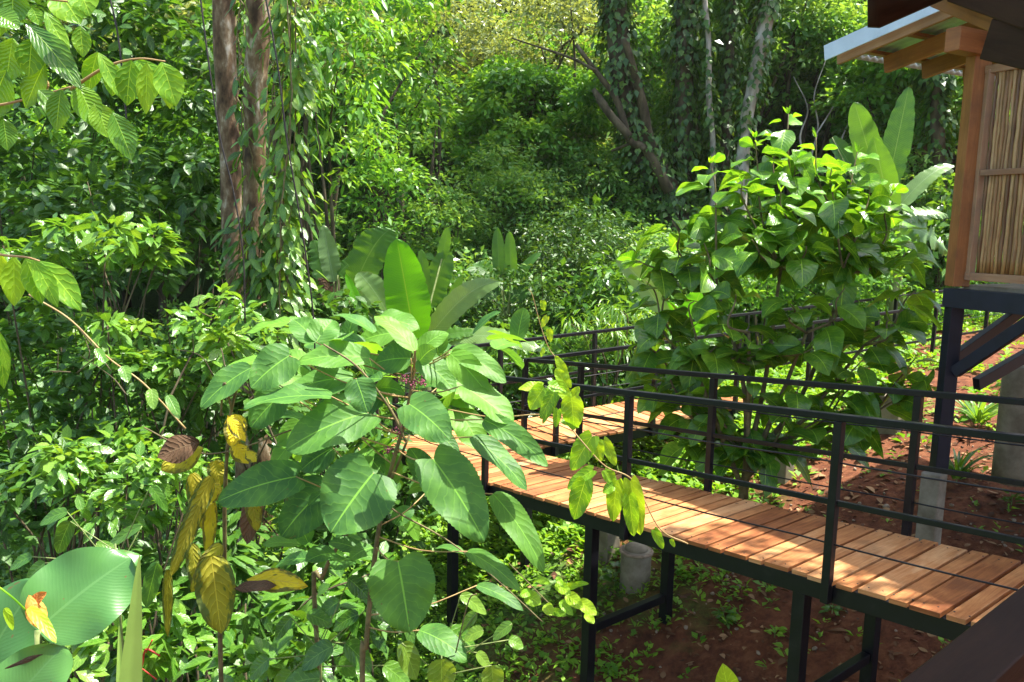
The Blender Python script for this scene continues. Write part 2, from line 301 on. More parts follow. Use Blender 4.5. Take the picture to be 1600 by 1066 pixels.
def tube(mb, pts, rad, seg=8, r=0.5, wob=0.0, cap=True):
    pts = np.asarray(pts, float); n = len(pts); rad = np.broadcast_to(np.asarray(rad, float), (n,)).copy()
    t = np.gradient(pts, axis=0); t = nz(t)
    ref = V(0.31, 0.9, 0.17) if abs(t[0][2]) > 0.7 else V(0, 0, 1)
    A = nz(np.cross(t, ref)); B = np.cross(t, A)
    if cap:
        pts = np.concatenate([pts[:1], pts, pts[-1:]]); rad = np.concatenate([[1e-4], rad, [1e-4]])
        A = np.concatenate([A[:1], A, A[-1:]]); B = np.concatenate([B[:1], B, B[-1:]]); n += 2
    th = np.linspace(0, 2*PI, seg, endpoint=False)
    rr = rad[:, None]*(1+wob*rng.standard_normal((n, seg)))
    v = pts[:, None]+A[:, None]*(np.cos(th)[None, :, None]*rr[..., None])+B[:, None]*(np.sin(th)[None, :, None]*rr[..., None])
    i = np.arange(n-1)[:, None]; j = np.arange(seg)[None]; k = (j+1) % seg
    f = np.stack([i*seg+j, i*seg+k, (i+1)*seg+k, (i+1)*seg+j], -1)
    L = np.concatenate([[0], np.cumsum(np.linalg.norm(np.diff(pts, axis=0), axis=1))])
    uv = np.stack(np.broadcast_arrays(L[:, None], (th/(2*PI))[None]*0.3), -1)
    mb.add(v, f, uv, r)
def spline(ps, n):
    ps = np.asarray(ps, float)
    if len(ps) == 2: return ps[0]+(ps[1]-ps[0])*np.linspace(0, 1, n)[:, None]
    P = np.concatenate([[2*ps[0]-ps[1]], ps, [2*ps[-1]-ps[-2]]])
    o = []
    for t in np.linspace(0, len(ps)-1-1e-6, n):
        i = int(t); u = t-i; a, b, c, d = P[i:i+4]
        o.append(0.5*((2*b)+(-a+c)*u+(2*a-5*b+4*c-d)*u*u+(-a+3*b-3*c+d)*u**3))
    return np.array(o)

def profile(kind, u):
    if kind == 'ovate': w_ = np.power(u+0.015, 0.42)*np.power(1-u+1e-3, 0.62)*1.53
    elif kind == 'heart': w_ = np.power(u+0.03, 0.34)*np.power(1-u+1e-3, 0.62)*1.42
    elif kind == 'elliptic': w_ = np.power(np.sin(PI*np.clip(u, 0.004, 0.994)), 0.8)
    elif kind == 'obovate': w_ = np.power(u+0.01, 0.75)*np.power(1-u+1e-3, 0.42)*1.72
    elif kind == 'lance': w_ = np.power(u+0.005, 0.6)*np.power(1-u+1e-3, 1.0)*1.95
    elif kind == 'banana': w_ = np.minimum(np.power(u+0.01, 0.36)*np.power(1-u+1e-3, 0.52)*1.80, 1.0)
    elif kind == 'strap': w_ = np.power(1-u+1e-3, 0.75)*np.where(u < 0.15, 0.85+u, 1)
    return np.clip(w_, 0.012, 1.05)
def leaves(mb, base, d, nrm, L, W, kind='ovate', nu=6, nh=2, fold=0.25, droop=0.3, wave=0.0, serr=0.0, r=None, tear=0.0, petiole=0.0, curlv=0.0):
    """N leaves as curved grids. W is the full width."""
    base = np.atleast_2d(base).astype(float); N = len(base)
    d = nz(np.broadcast_to(d, (N, 3))); nrm = np.broadcast_to(nrm, (N, 3))
    L = np.broadcast_to(np.asarray(L, float), (N,)); W = np.broadcast_to(np.asarray(W, float), (N,))
    fold = np.broadcast_to(np.asarray(fold, float), (N,)); droop = np.broadcast_to(np.asarray(droop, float), (N,))
    side = nz(np.cross(d, nrm)); nn = nz(np.cross(side, d))
    u = np.linspace(0, 1, nu+1); v = np.linspace(-1, 1, 2*nh+1)
    wu = profile(kind, u)
    if serr: wu = wu*(1+serr*np.where(np.arange(nu+1) % 2, 1, -1)*(u < 0.97))
    ww = np.broadcast_to(wu, (N, nu+1)).copy()
    if tear: ww *= 1-tear*np.power(rng.random((N, nu+1)), 3)*2
    ub = u[None, :, None]; back = 0
    if kind == 'heart': back = -0.13*np.exp(-ub*6)*(np.abs(v)**1.1*(1.55-0.75*np.abs(v)))[None, None, :]
    ul = ub + back + 0.0*v[None, None, :]
    g = V(0, 0, -1)
    pos = base[:, None, None]+(L[:, None, None]*ul)[..., None]*d[:, None, None]
    pos = pos+(L*droop)[:, None, None, None]*(ul**2)[..., None]*(0.62*g-0.22*d[:, None, None])
    # cup / fold about the midrib, edges waving
    vv = v[None, None, :]
    hw = (W[:, None]*0.5*ww)[:, :, None]
    lat = hw*vv; up = hw*np.abs(vv)*fold[:, None, None]-curlv*hw*vv**2
    if wave:
        ph = rng.random((N, 1, 1))*6
        up = up+wave*W[:, None, None]*np.abs(vv)**1.5*np.sin(ub*11+ph+vv*1.5)
    if tear:
        up = up-tear*W[:, None, None]*0.5*np.abs(vv)**1.3*rng.random((N, nu+1, 1))
    pos = pos+lat[..., None]*side[:, None, None]+up[..., None]*nn[:, None, None]
    nvv = 2*nh+1
    idx = np.arange(N*(nu+1)*nvv).reshape(N, nu+1, nvv)
    f = np.stack([idx[:, :-1, :-1], idx[:, 1:, :-1], idx[:, 1:, 1:], idx[:, :-1, 1:]], -1).reshape(-1, 4)
    uv = np.stack(np.broadcast_arrays(u[:, None], v[None]*0.5+0.5), -1)
    uv = np.broadcast_to(uv, (N,)+uv.shape)
    r = rng.random(N) if r is None else np.broadcast_to(np.asarray(r, float), (N,))
    mb.add(pos, f, uv, np.repeat(r, (nu+1)*nvv))

# ------------------------------------------------------------------ terrain
def noise2(x, y):
    return (np.sin(x*0.9+1.3)*np.cos(y*0.7+0.4)+0.5*np.sin(x*2.1+y*1.7)+0.25*np.sin(x*4.3-y*3.9+2)) 
def ground(x, y):
    x = np.asarray(x, float); y = np.asarray(y, float)
    pl = -5.48+0.442*x+0.227*y
    cap = -2.35+0.10*np.clip(x-2, -30, 30)+0.02*(y-8)
    k = 0.5
    z = -k*np.log(np.exp(-pl/k)+np.exp(-cap/k))
    z = np.maximum(z, -6.0+0.05*y)
    hill = np.clip(y-17, 0, None)
    z = z+0.62*hill*hill/(hill+6)
    z = z+0.05*noise2(x*1.3, y*1.3)+0.012*np.sin(x*13+y*7)*np.sin(y*11-x*5)
    return z
def gz(x, y): return float(ground(x, y))
def gpt(px, py):
    """where the pixel's ray meets the ground"""
    for Y in np.arange(2, 60, 0.02):
        p = at(px, py, Y)
        if p[2] < gz(p[0], p[1]): return p
    return at(px, py, 20)
def grid_ground():
    mb = MB()
    ax = np.concatenate([np.linspace(-90, -12, 24), np.linspace(-11.5, 12, 160), np.linspace(13, 90, 24)])
    ay = np.concatenate([np.linspace(-60, -1, 16), np.linspace(0, 20, 140), np.linspace(21, 130, 50)])
    X, Y = np.meshgrid(ax, ay); Z = ground(X, Y)
    v = np.stack([X, Y, Z], -1); nx = len(ax); i = np.arange(len(ay)-1)[:, None]; j = np.arange(nx-1)[None]
    f = np.stack([i*nx+j, i*nx+j+1, (i+1)*nx+j+1, (i+1)*nx+j], -1)
    mb.add(v, f)
    tag(mb.build('ground', 'ground'), 'red earth slope and mossy forest floor', None, None, 'structure')
grid_ground()

# ------------------------------------------------------------------ walkways
UH = nz(V(0.629, -0.778, 0)); NH = V(0.778, 0.629, 0); SL = 0.088
A2 = V(0.882, 5.65, -2.153)
ZP = -2.378; S0 = -2.53; WD = 1.07
def w1(s, t, z=0.0):
    p = A2+UH*s+NH*t; p[2] = max(-2.153+SL*s, ZP) + z; return p
P0 = w1(S0, WD); WH = nz(V(0.86, 0.51, 0)); N2 = V(-0.51, 0.86, 0); SL2 = 0.045
def w2(l, t, z=0.0):
    p = P0+WH*l+N2*t; p[2] = ZP+SL2*max(l, 0)+z; return p
MIT = WD*math.tan(math.acos(float(np.dot(-NH, N2)))/2)     # mitre length along each walkway
COR = w1(S0, 0)-UH*MIT; COR[2] = ZP

def planks(mb, fn, s0, s1, t0, t1, across, d, th=0.028):
    s = s0; k = 0
    while s < s1-0.03:
        wd = (0.16 if k % 2 else 0.098)*rng.uniform(0.93, 1.07); gap = rng.uniform(0.016, 0.026)
        wd = min(wd, s1-s)
        a = fn(s+wd/2, t0+rng.uniform(-0.012, 0.012)); b = fn(s+wd/2, t1+rng.uniform(-0.012, 0.012))
        up = nz(np.cross(across, d)); up = up if up[2] > 0 else -up
        c = (a+b)/2-up*th/2+V(0, 0, rng.uniform(-0.0015, 0.0015))
        ang = rng.normal(0, 0.004); ac = nz(b-a); dd = nz(np.cross(up, ac)+ac*ang)
        box(mb, c, (ac, dd, up), (np.linalg.norm(b-a)/2, wd/2, th/2))
        s += wd+gap; k += 1
def guard(root, paths, posts, h=1.0, drop=0.0, nm='guardrail'):
    """paths: polyline of deck-edge points. parts: handrail > post, midrail, cable"""
    top = MB()
    for a, b in zip(paths[:-1], paths[1:]): bar(top, a+V(0, 0, h-0.02), b+V(0, 0, h-0.02), 0.045, 0.04)
    hr = bevel(top.build('handrail', 'steel', root, False), 0.004)
    hr['_o'] = root['_o']
    def sub(mb, name, bv=True):
        o = mb.build(name, 'steel', root, False); o.parent = hr; o.location = (0, 0, 0) if False else (0, 0, 0)
        if bv: bevel(o, 0.003)
        return o
    mid = MB()
    for a, b in zip(paths[:-1], paths[1:]):
        bar(mid, a+V(0, 0, 0.48*h), b+V(0, 0, 0.48*h), 0.022, 0.034)
    sub(mid, 'midrail')
    for hh in (0.72, 0.235):
        c = MB()
        for a, b in zip(paths[:-1], paths[1:]):
            q = [a+(b-a)*t+V(0, 0, hh*h-0.008*math.sin(PI*((t*6) % 1))) for t in np.linspace(0, 1, 25)]
            tube(c, q, 0.0055, 6)
        o = sub(c, 'cable', False)
    for p in posts:
        m_ = MB(); box(m_, p+V(0, 0, (h-0.042+0.13)/2), (UH, NH, V(0, 0, 1)), (0.025, 0.025, (h-0.042+0.13)/2)); sub(m_, 'post')
def leg(root, p, top, base=None, w_=0.042, ax=(UH, NH)):
    z0 = gz(p[0], p[1])-0.25 if base is None else base
    m_ = MB(); box(m_, V(p[0], p[1], (z0+top)/2), (ax[0], ax[1], V(0, 0, 1)), (w_, w_, (top-z0)/2)); return bevel(m_.build('leg', 'steel', root, False), 0.004)

wr = thing('walkway', w1(0, 0.5), 'near timber boardwalk on black steel legs, sloping down from the cabins to the bend', 'walkway')
mb = MB(); planks(mb, lambda s, t: w1(s, t), S0+0.02, 5.4, -0.01, WD+0.01, NH, nz(UH+V(0, 0, SL)))
# fan of boards round the bend, cut to the mitred corner
import itertools
def fan():
    a0 = math.atan2(-NH[1], -NH[0]); a1 = math.atan2(N2[1], N2[0]); 
    
    if a1 > a0+PI: a1 -= 2*PI
    nseg = 26; c = P0[:2]
    O1 = w1(S0, 0)[:2]; C0 = COR[:2]; O2 = w2(0, WD)[:2]
    def edge(th):
        dr = np.array([math.cos(th), math.sin(th)])
        for a, b in ((O1, C0), (C0, O2)):
            m2 = np.array([dr, a-b]).T
            if abs(np.linalg.det(m2)) < 1e-9: continue
            q = np.linalg.solve(m2, a-c)
            if q[0] > 0 and -1e-6 <= q[1] <= 1+1e-6: return c+dr*(q[0]+rng.uniform(0, .012))
        return c+dr*WD
    if a0 > a1: a0, a1 = a1, a0
    ths = np.linspace(a0, a1, nseg+1)
    for i in range(nseg):
        g_ = 0.007
        e0 = edge(ths[i]+0.006); e1 = edge(ths[i+1]-0.006)
        q0 = c+(e0-c)*0.06; q1 = c+(e1-c)*0.06
        zt = ZP+rng.uniform(-0.001, 0.001)-0.0; zb = zt-0.028; rr = rng.random()
        T = [V(*p, zt) for p in (q0, e0, e1, q1)]; Bm = [V(*p, zb) for p in (q0, e0, e1, q1)]
        uvs = [(0, 0), (np.linalg.norm(e0-c), 0), (np.linalg.norm(e1-c), 0.13), (0, 0.13)]
        mb.add(T+Bm, [[0, 1, 2, 3], [7, 6, 5, 4], [0, 4, 5, 1], [1, 5, 6, 2], [2, 6, 7, 3], [3, 7, 4, 0]], uvs+uvs, rr)
fan()
bevel(mb.build('deck', 'deck', wr, False), 0.0025, 1)
m_ = MB(); s_ = S0+0.07
while s_ < 5.3:
    for t_ in (0.05, WD-0.05):
        c_ = w1(s_+rng.normal(0, .008), t_+rng.normal(0, .006), .001); tube(m_, [c_-V(0, 0, .004), c_+V(0, 0, .0012)], .005, 6)
    s_ += 0.075
tag(m_.build('screw', 'cable', wr), kind='stuff')
def beams(root, segs, tn=0.05, ht=0.11):
    for a, b in segs:
        m_ = MB(); bar(m_, a+V(0, 0, -0.031-ht/2), b+V(0, 0, -0.031-ht/2), tn, ht); bevel(m_.build('edge_beam', 'steel', root, False), 0.004)
beams(wr, [(w1(S0, 0.03), w1(5.4, 0.03)), (w1(S0+0.03, WD-0.03), w1(5.4, WD-0.03)), (w1(S0-0.03, 0.03), COR+NH*0.03+UH*0.05), (COR+WH*0.08-N2*0.03, w2(-0.03, WD-0.03)+V(0, 0, 0))])
m_ = MB()
for s in np.arange(S0+0.4, 5.2, 0.8): bar(m_, w1(s, 0.07, -0.075), w1(s, WD-0.07, -0.075), 0.04, 0.08)
bevel(m_.build('cross_joist', 'steel', wr, False), 0.003)
def legpair(root, s, lo=None):
    for t in (0.06, WD-0.06):
        p = w1(s, t); leg(root, p, p[2]-0.145)
    zb = max(gz(*w1(s, 0.06)[:2]), -9)+0.75 if lo is None else lo
    m_ = MB(); a = w1(s, 0.115); b = w1(s, WD-0.115); a[2] = b[2] = zb; bar(m_, a, b, 0.06, 0.07); bevel(m_.build('brace', 'steel', root, False), 0.004)
LEGS = [(-2.35, -4.1), (-0.42, -3.2), (1.40, -2.92), (3.3, -2.7)]
for s, z_ in LEGS: legpair(wr, s, z_)
leg(wr, COR+UH*0.12+NH*0.08, ZP-0.145)
out_ = 0.03
guard(wr, [w1(5.3, -out_), w1(S0, -out_), COR-NH*out_-UH*out_*0.7], [w1(s, -out_, -0.13) for s in (4.95, 3.28, 1.60, 0.0, -1.72)]+[COR-NH*out_+UH*0.03+V(0, 0, -0.13)], 1.0, -0.13)
guard(wr, [w1(5.3, WD+out_), w1(S0, WD+out_)], [w1(s, WD+out_-0.0, -0.13) for s in (4.8, 3.15, 1.53, -0.11, -1.68)]+[w1(S0, WD+out_, -0.13)], 1.0, -0.13)

wf = thing('walkway', w2(3, 0.5), 'far timber boardwalk rising away behind the broad-leaved bush towards the cabin', 'walkway')
mb = MB(); planks(mb, lambda s, t: w2(s, t), 0.02, 10.5, -0.01, WD+0.01, N2, nz(WH+V(0, 0, SL2)))
bevel(mb.build('deck', 'deck', wf, False), 0.0025, 1)
beams(wf, [(w2(0.05, 0.03), w2(10.5, 0.03)), (w2(0.0, WD-0.03), w2(10.5, WD-0.03))])
for l in (0.75, 2.9, 5.2, 7.6):
    for t in (0.06, WD-0.06):
        p = w2(l, t); leg(wf, p, p[2]-0.145, ax=(WH, N2))
guard(wf, [w2(0.0, -out_), w2(10.3, -out_)], [w2(l, -out_, -0.13) for l in (0.42, 1.8, 3.15, 4.5, 5.9, 7.3, 8.7)], 1.0, -0.13)
guard(wf, [COR-WH*0.0+N2*out_, w2(0, WD+out_), w2(10.3, WD+out_)], [w2(l, WD+out_, -0.13) for l in (-1.0, 0.35, 1.75, 3.1, 4.5, 5.85, 6.6, 8.0, 9.4)], 1.0, -0.13)

# ------------------------------------------------------------------ concrete footings
def footing(px, pyt, pyb, wpx, label, Y=None, sq=False, rim=False):
    b = gpt(px, pyb) if Y is None else at(px, pyb, Y)
    Yb = b[1]; t = at(px, pyt, Yb); rad = wpx/2*Yb/FPX
    hz = t[2]; m_ = MB()
    o = thing('concrete_footing', (b[0], b[1], b[2]), label, 'footing', 'concrete footings on the red earth slope')
    if sq:
        box(m_, V(b[0], b[1], (hz+b[2]-0.3)/2), (UH, NH, V(0, 0, 1)), (rad*0.75, rad*0.75, (hz-b[2]+0.3)/2)); bevel(m_.build('pier', 'concrete', o, False), 0.012)
    else:
        zs = np.array([b[2]-0.3, b[2], (b[2]+hz)/2, hz-0.02, hz]); tube(m_, [V(b[0], b[1], z) for z in zs], [rad*1.0, rad, rad, rad, rad*0.94], 28)
        m_.build('pier', 'concrete', o)
        if rim:
            m2 = MB(); th = np.linspace(0, 2*PI, 29)
            tube(m2, [V(b[0]+math.cos(a)*rad*1.02, b[1]+math.sin(a)*rad*1.02, hz-0.02) for a in th], 0.016, 8); m2.build('rim', 'stone', o)
            m3 = MB(); tube(m3, [V(b[0], b[1], hz+z) for z in (-0.01, 0.03, 0.05)], [rad*0.8, rad*0.7, rad*0.4], 20); m3.build('cap', 'concrete', o)
    return b, hz
footing(992, 858, 912, 50, 'round concrete footing with a pale rim under the near boardwalk, between its two near legs', rim=True)
footing(948, 826, 872, 40, 'dim concrete footing half hidden behind the left leg of the near boardwalk', sq=True)
footing(1392, 618, 672, 46, 'small square grey footing on the slope behind the top rail', sq=True)
footing(1222, 700, 748, 34, 'pale footing among the lower leaves of the broad-leaved bush', sq=True)
fb, fh = footing(1450, 738, 842, 40, 'square concrete footing carrying the black corner post of the bamboo cabin', Y=6.25, sq=True)
footing(1586, 572, 702, 58, 'tall round pale concrete column standing on the slope under the cabin', Y=6.9)

# ------------------------------------------------------------------ bamboo cabin
K = V(at(1494, 455, 6.3)[0], 6.3, 0); ca = V(0.454, -0.891, 0); ce = V(-0.891, -0.454, 0); Zu = V(0, 0, 1)
cab = thing('bamboo_cabin', (K[0]+1, K[1], gz(K[0]+1, K[1])), 'bamboo-walled cabin with orange post and silver sheet roof on black stilts', 'cabin')
def kp(a, e, z): return K+ca*a+ce*e+V(0, 0, z)
def part(name, mat, segs, parent=cab, bv=0.004):
    m_ = MB()
    for a, b, w_, h_ in segs: bar(m_, a, b, w_, h_)
    o = m_.build(name, mat, parent, False); bevel(o, bv); return o
zb = at(1490, 447, 6.3)[2]              # bottom of the orange post
zt = at(1512, 85, 6.3)[2]
part('corner_post', 'cabinwood', [(kp(0, 0, zb), kp(0, 0, zt+0.02), 0.13, 0.13)])
zwb = at(1512, 432, 6.2)[2]; zwt = at(1530, 108, 6.2)[2]; zwm = at(1530, 270, 6.15)[2]
# wall frame and canes, in the side wall
part('wall_frame', 'palewood', [(kp(0.10, 0.0, zwb), kp(0.10, 0.0, zwt), 0.05, 0.05), (kp(0.07, 0.0, zwb), kp(2.4, 0, zwb), 0.05, 0.06), (kp(0.07, 0.0, zwt), kp(2.4, 0, zwt), 0.05, 0.06), (kp(0.126, 0.028, zwm), kp(2.4, 0.028, zwm), 0.03, 0.045)])
m_ = MB(); a_ = 0.145
while a_ < 2.35:
    rd = rng.uniform(0.011, 0.0175); gp = rng.uniform(-0.001, 0.0018)
    a_ += rd
    ln = [kp(a_+rng.normal(0, .002), rng.normal(0, .004), z) for z in np.linspace(zwb+0.03, zwt-0.03, 15)]
    ra = [rd*(1.10 if i % 4 == 2 else 1) for i in range(15)]
    tube(m_, ln, ra, 8, rng.random()); a_ += rd+gp
m_.build('cane_panel', 'bamboo', cab)
# beams at the head of the post
z1 = at(1455, 65, 6.2)[2]
part('tie_beam', 'cabinwood', [(kp(0.02, 0.36, z1), kp(0.02, -3.0, z1), 0.12, 0.17)])
part('wall_plate', 'cabinwood', [(kp(0.09, 0.0, z1), kp(2.4, 0.0, z1), 0.11, 0.15)])
# sloping roof: rafters run along the side wall and rise towards the camera
zr0 = at(1292, 90, 7.0)[2]
sr = 0.17
def rf(a, e, dz=0): return kp(a, e, zr0+(a+1.02)*sr+dz)
part('barge_board', 'palewood', [(rf(-1.02, 0.36), rf(1.9, 0.36), 0.035, 0.10)])
for e in (-0.12, -0.62, -1.2, -1.8, -2.4):
    part('rafter', 'cabinwood', [(rf(-0.93, e, -0.03), rf(1.9, e, -0.03), 0.05, 0.14)])
for a in (-0.95, -0.55, -0.15, 0.3, 0.8, 1.3):
    part('purlin', 'cabinwood', [(rf(a, 0.34, 0.065), rf(a, -3, 0.065), 0.07, 0.03)])
m_ = MB(); ns = 180
us = np.linspace(0.42, -3.1, ns); rip = 0.012*np.cos(us*2*PI/0.09)
for k_, (aa, bb) in enumerate(((-1.1, 2.0),)):
    top = np.array([rf(aa, e, 0.10+r_) for e, r_ in zip(us, rip)]); bot = np.array([rf(bb, e, 0.10+r_) for e, r_ in zip(us, rip)])
    v = np.concatenate([top, bot]); i = np.arange(ns-1); m_.add(v, np.stack([i, i+1, i+1+ns, i+ns], -1))
o = m_.build('roof_sheet', 'galv', cab); sm = o.modifiers.new('solid', 'SOLIDIFY'); sm.thickness = 0.002
part('roof_flashing', 'galv', [(rf(-1.1, 0.44, 0.065), rf(2.0, 0.44, 0.065), 0.008, 0.13), (rf(-1.105, 0.43, 0.085), rf(-1.105, -3, 0.085), 0.006, 0.05)])
# floor, black stilt frame
zf = zb
part('floor', 'darkwood', [(kp(1.3, -0.8, zf+0.0), kp(1.3, -0.801, zf+0.0), 0.001, 0.001)]) if False else None
m_ = MB(); box(m_, kp(1.25, -1.42, zf-0.005), (ca, ce, Zu), (1.22, 1.38, 0.018)); bevel(m_.build('floor', 'concrete', cab, False))
part('base_beam', 'bluesteel', [(kp(-0.07, 0.0, zf-0.095), kp(2.6, 0, zf-0.095), 0.12, 0.15)])
part('base_beam', 'bluesteel', [(kp(0.0, -0.065, zf-0.10), kp(0.0, -3, zf-0.10), 0.10, 0.14)])
part('stilt', 'bluesteel', [(kp(0, 0, zf-0.171), V(K[0], K[1], fh-0.002), 0.105, 0.105)])
part('stilt', 'bluesteel', [(kp(0, -2.6, zf-0.171), V(*kp(0, -2.6, 0)[:2], gz(*kp(0, -2.6, 0)[:2])-0.2), 0.11, 0.11)])
part('stilt', 'bluesteel', [(kp(1.6, -0.0, zf-0.171), V(*kp(1.6, 0, 0)[:2], gz(*kp(1.6, 0, 0)[:2])-0.2), 0.11, 0.11)])
zl = at(1478, 580, 6.3)[2]
part('diagonal_brace', 'bluesteel', [(kp(0.055, -0.0, zl), kp(0.62, -0.0, zf-0.19), 0.06, 0.09)])
part('diagonal_brace', 'bluesteel', [(kp(0.0, -0.06, zl+0.1), kp(0.0, -1.0, zf-0.17), 0.06, 0.09)])
part('diagonal_brace', 'bluesteel', [(kp(0.0, -2.5, zl+0.1), kp(0.0, -1.3, zf-0.17), 0.06, 0.09)])
part('diagonal_brace', 'bluesteel', [(kp(1.55, 0, zl+0.05), kp(0.75, 0, zf-0.19), 0.06, 0.09)])
part('diagonal_brace', 'bluesteel', [(kp(0.05, -0.3, zl-0.12), kp(0.05, -1.9, zf-0.3), 0.06, 0.10)])
# the own balcony and roof edge the photograph is taken from
hb = thing('balcony_rail', (1.2, 0.9, -1.6), 'dark stained timber handrail of the balcony crossing the lower right corner', 'railing')
h0 = at(1392, 1085, 1.35); h1 = at(1640, 915, 1.78)
zt_ = -0.80
def onz(px, py, z):
    r_ = CF + CR*(px-800)/FPX + CU*(533-py)/FPX
    return r_*z/r_[2]
q0 = onz(1402, 1066, zt_); q1 = onz(1600, 912, zt_); dd = nz(q1-q0); sd2 = nz(np.cross(dd, Zu))
hw_ = 0.055
bb0 = q0-dd*0.9+sd2*hw_; bb1 = q1+dd*0.9+sd2*hw_
m_ = MB(); bar(m_, bb0-V(0, 0, 0.03), bb1-V(0, 0, 0.03), hw_*2, 0.06); bevel(m_.build('handrail', 'darkwood', hb, False), 0.006, 3)
for i, t in enumerate(np.linspace(0.1, 0.95, 5)):
    c_ = bb0+(bb1-bb0)*t+sd2*0.0; m_ = MB(); tube(m_, [c_+V(0, 0, -0.061), c_+V(0, 0, -0.45), c_+V(0, 0, -0.85)], 0.022, 12, rng.random()); m_.build('baluster', 'bamboo', hb)
m_ = MB(); bar(m_, bb0-V(0, 0, 0.87), bb1-V(0, 0, 0.87), 0.09, 0.04); bevel(m_.build('bottom_rail', 'darkwood', hb, False), 0.004)
er = thing('roof_eave', at(1480, 0, 3.0), 'dark underside of the near roof edge with fascia board and corrugated sheet, upper right corner', 'roof')
def pl(name, pts, th, mat, dr, parent=er):
    m_ = MB(); P_ = [np.array(p) for p in pts]; Q_ = [p+dr*th for p in P_]
    m_.add(P_+Q_, [[0, 1, 2, 3], [7, 6, 5, 4], [0, 4, 5, 1], [1, 5, 6, 2], [2, 6, 7, 3], [3, 7, 4, 0]], [(0, 0), (1, 0), (1, .2), (0, .2)]*2, rng.random())
    o = m_.build(name, mat, parent, False); return o
pl('fascia_board', [at(1357, -70, 2.9), at(1357, 40, 2.9), at(1376, 41, 2.9), at(1560, -40, 2.9)], 0.03, 'darkwood', V(0.3, 0.95, 0))
ea = nz(V(-0.55, 0.75, -0.12)); 
b0 = at(1468, -6, 3.0); b1 = at(1640, 62, 2.5)
m_ = MB(); bar(m_, b0, b1, 0.05, 0.075); bevel(m_.build('eave_beam', 'palewood' if False else 'cabinwood', er, False))
b0 = at(1500, -22, 2.8); b1 = at(1660, 30, 2.3)
m_ = MB(); bar(m_, b0, b1, 0.06, 0.10); bevel(m_.build('eave_beam', 'darkwood', er, False))
m_ = MB(); ns = 60
e0 = at(1440, -30, 3.1); e1 = at(1720, 60, 2.4); dn = V(0.4, -1.9, 0.55)
tt = np.linspace(0, 1, ns); ln = e0+(e1-e0)*tt[:, None]; ln[:, 2] += 0.012*np.cos(tt*2*PI*11)+0.03
v = np.concatenate([ln, ln+dn]); i = np.arange(ns-1); m_.add(v, np.stack([i, i+1, i+1+ns, i+ns], -1)); o = m_.build('corrugated_sheet', 'galv', er); sm = o.modifiers.new('solid', 'SOLIDIFY'); sm.thickness = 0.002
m_ = MB(); bar(m_, at(1560, 62, 2.6), at(1720, 95, 2.2), 0.09, 0.12); bevel(m_.build('bracket_beam', 'darkwood', er, False))

exec_veg = True

# ================================================================== vegetation
def fast(mb, base, d, nrm, L, W, r=None, fold=0.2):
    """one folded four-cornered leaf each, for plants seen from afar"""
    N = len(base); d = nz(d); s = nz(np.cross(d, nrm)); n_ = np.cross(s, d)
    L = np.broadcast_to(L, (N,))[:, None]; W = np.broadcast_to(W, (N,))[:, None]/2
    m_ = base+d*L*0.45; b = m_+s*W+n_*W*fold; c = m_-s*W+n_*W*fold; t = base+d*L-V(0, 0, 1)*L*0.15
    v = np.stack([base, b, t, c], 1)
    r = rng.random(N) if r is None else r
    mb.add(v, np.arange(N*4).reshape(N, 4), np.tile([[0, .5], [.5, 1], [1, .5], [.5, 0]], (N, 1)), np.repeat(r, 4))
def rball(n, up=0.0):
    v = rng.standard_normal((n, 3)); v[:, 2] += up; return nz(v)
def clumps(c, R, ncl, up=0.3, inner=0.35):
    """clump centres spread unevenly through an ellipsoid"""
    d = rball(ncl, up); rr = inner+(1-inner)*rng.random(ncl)**0.55
    lump = 1+0.16*np.sin(d[:, 0]*5+c[0])*np.cos(d[:, 1]*4+c[1])+0.12*np.sin(d[:, 2]*7+c[2])
    return np.asarray(c)+d*rr[:, None]*lump[:, None]*np.asarray(R)
def foliage(mb, cen, cr, nper, L, aspect=0.42, kind=None, flat=0.55, hang=0.15, nu=3, droop=0.3, rv=0.2, lv=0.3):
    N = len(cen)*nper; c = np.repeat(cen, nper, 0)
    cr_ = np.repeat(np.broadcast_to(cr, (len(cen),))*rng.uniform(0.65, 1.3, len(cen)), nper)
    o = rball(N, 0.35)*(rng.random(N)**0.45)[:, None]*cr_[:, None]; o[:, 2] *= flat
    p = c+o
    d = nz(o)*V(1, 1, 0.5)+rng.standard_normal((N, 3))*0.45+V(0, 0, -hang)
    n_ = V(0, 0, 1)+rng.standard_normal((N, 3))*(0.38 if kind else 0.8)
    base_r = np.repeat(rng.random(len(cen)), nper)
    # upper leaves of a clump are the lighter ones
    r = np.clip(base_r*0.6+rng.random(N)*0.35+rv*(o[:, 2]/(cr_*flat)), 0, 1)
    Ls = L*rng.uniform(1-lv, 1+lv, N)
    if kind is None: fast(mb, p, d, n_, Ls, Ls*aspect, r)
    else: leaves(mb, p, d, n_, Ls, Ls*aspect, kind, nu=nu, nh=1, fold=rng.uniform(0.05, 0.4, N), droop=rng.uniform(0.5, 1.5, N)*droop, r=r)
def stems(mb, root, cen, k, r0=0.02, r1=0.006, seg=6):
    idx = rng.choice(len(cen), min(k, len(cen)), replace=False)
    for i in idx:
        e = cen[i]; hgt = e[2]-root[2]; j = rng.normal(0, 0.08, 3)*max(hgt, 0.5)
        mid = root+(e-root)*V(0.35, 0.35, 0.62)+j
        tube(mb, spline([root+rng.normal(0, 1, 3)*V(1, 1, 0)*r0, mid, e], 10), np.linspace(r0, r1, 10), seg, rng.random())
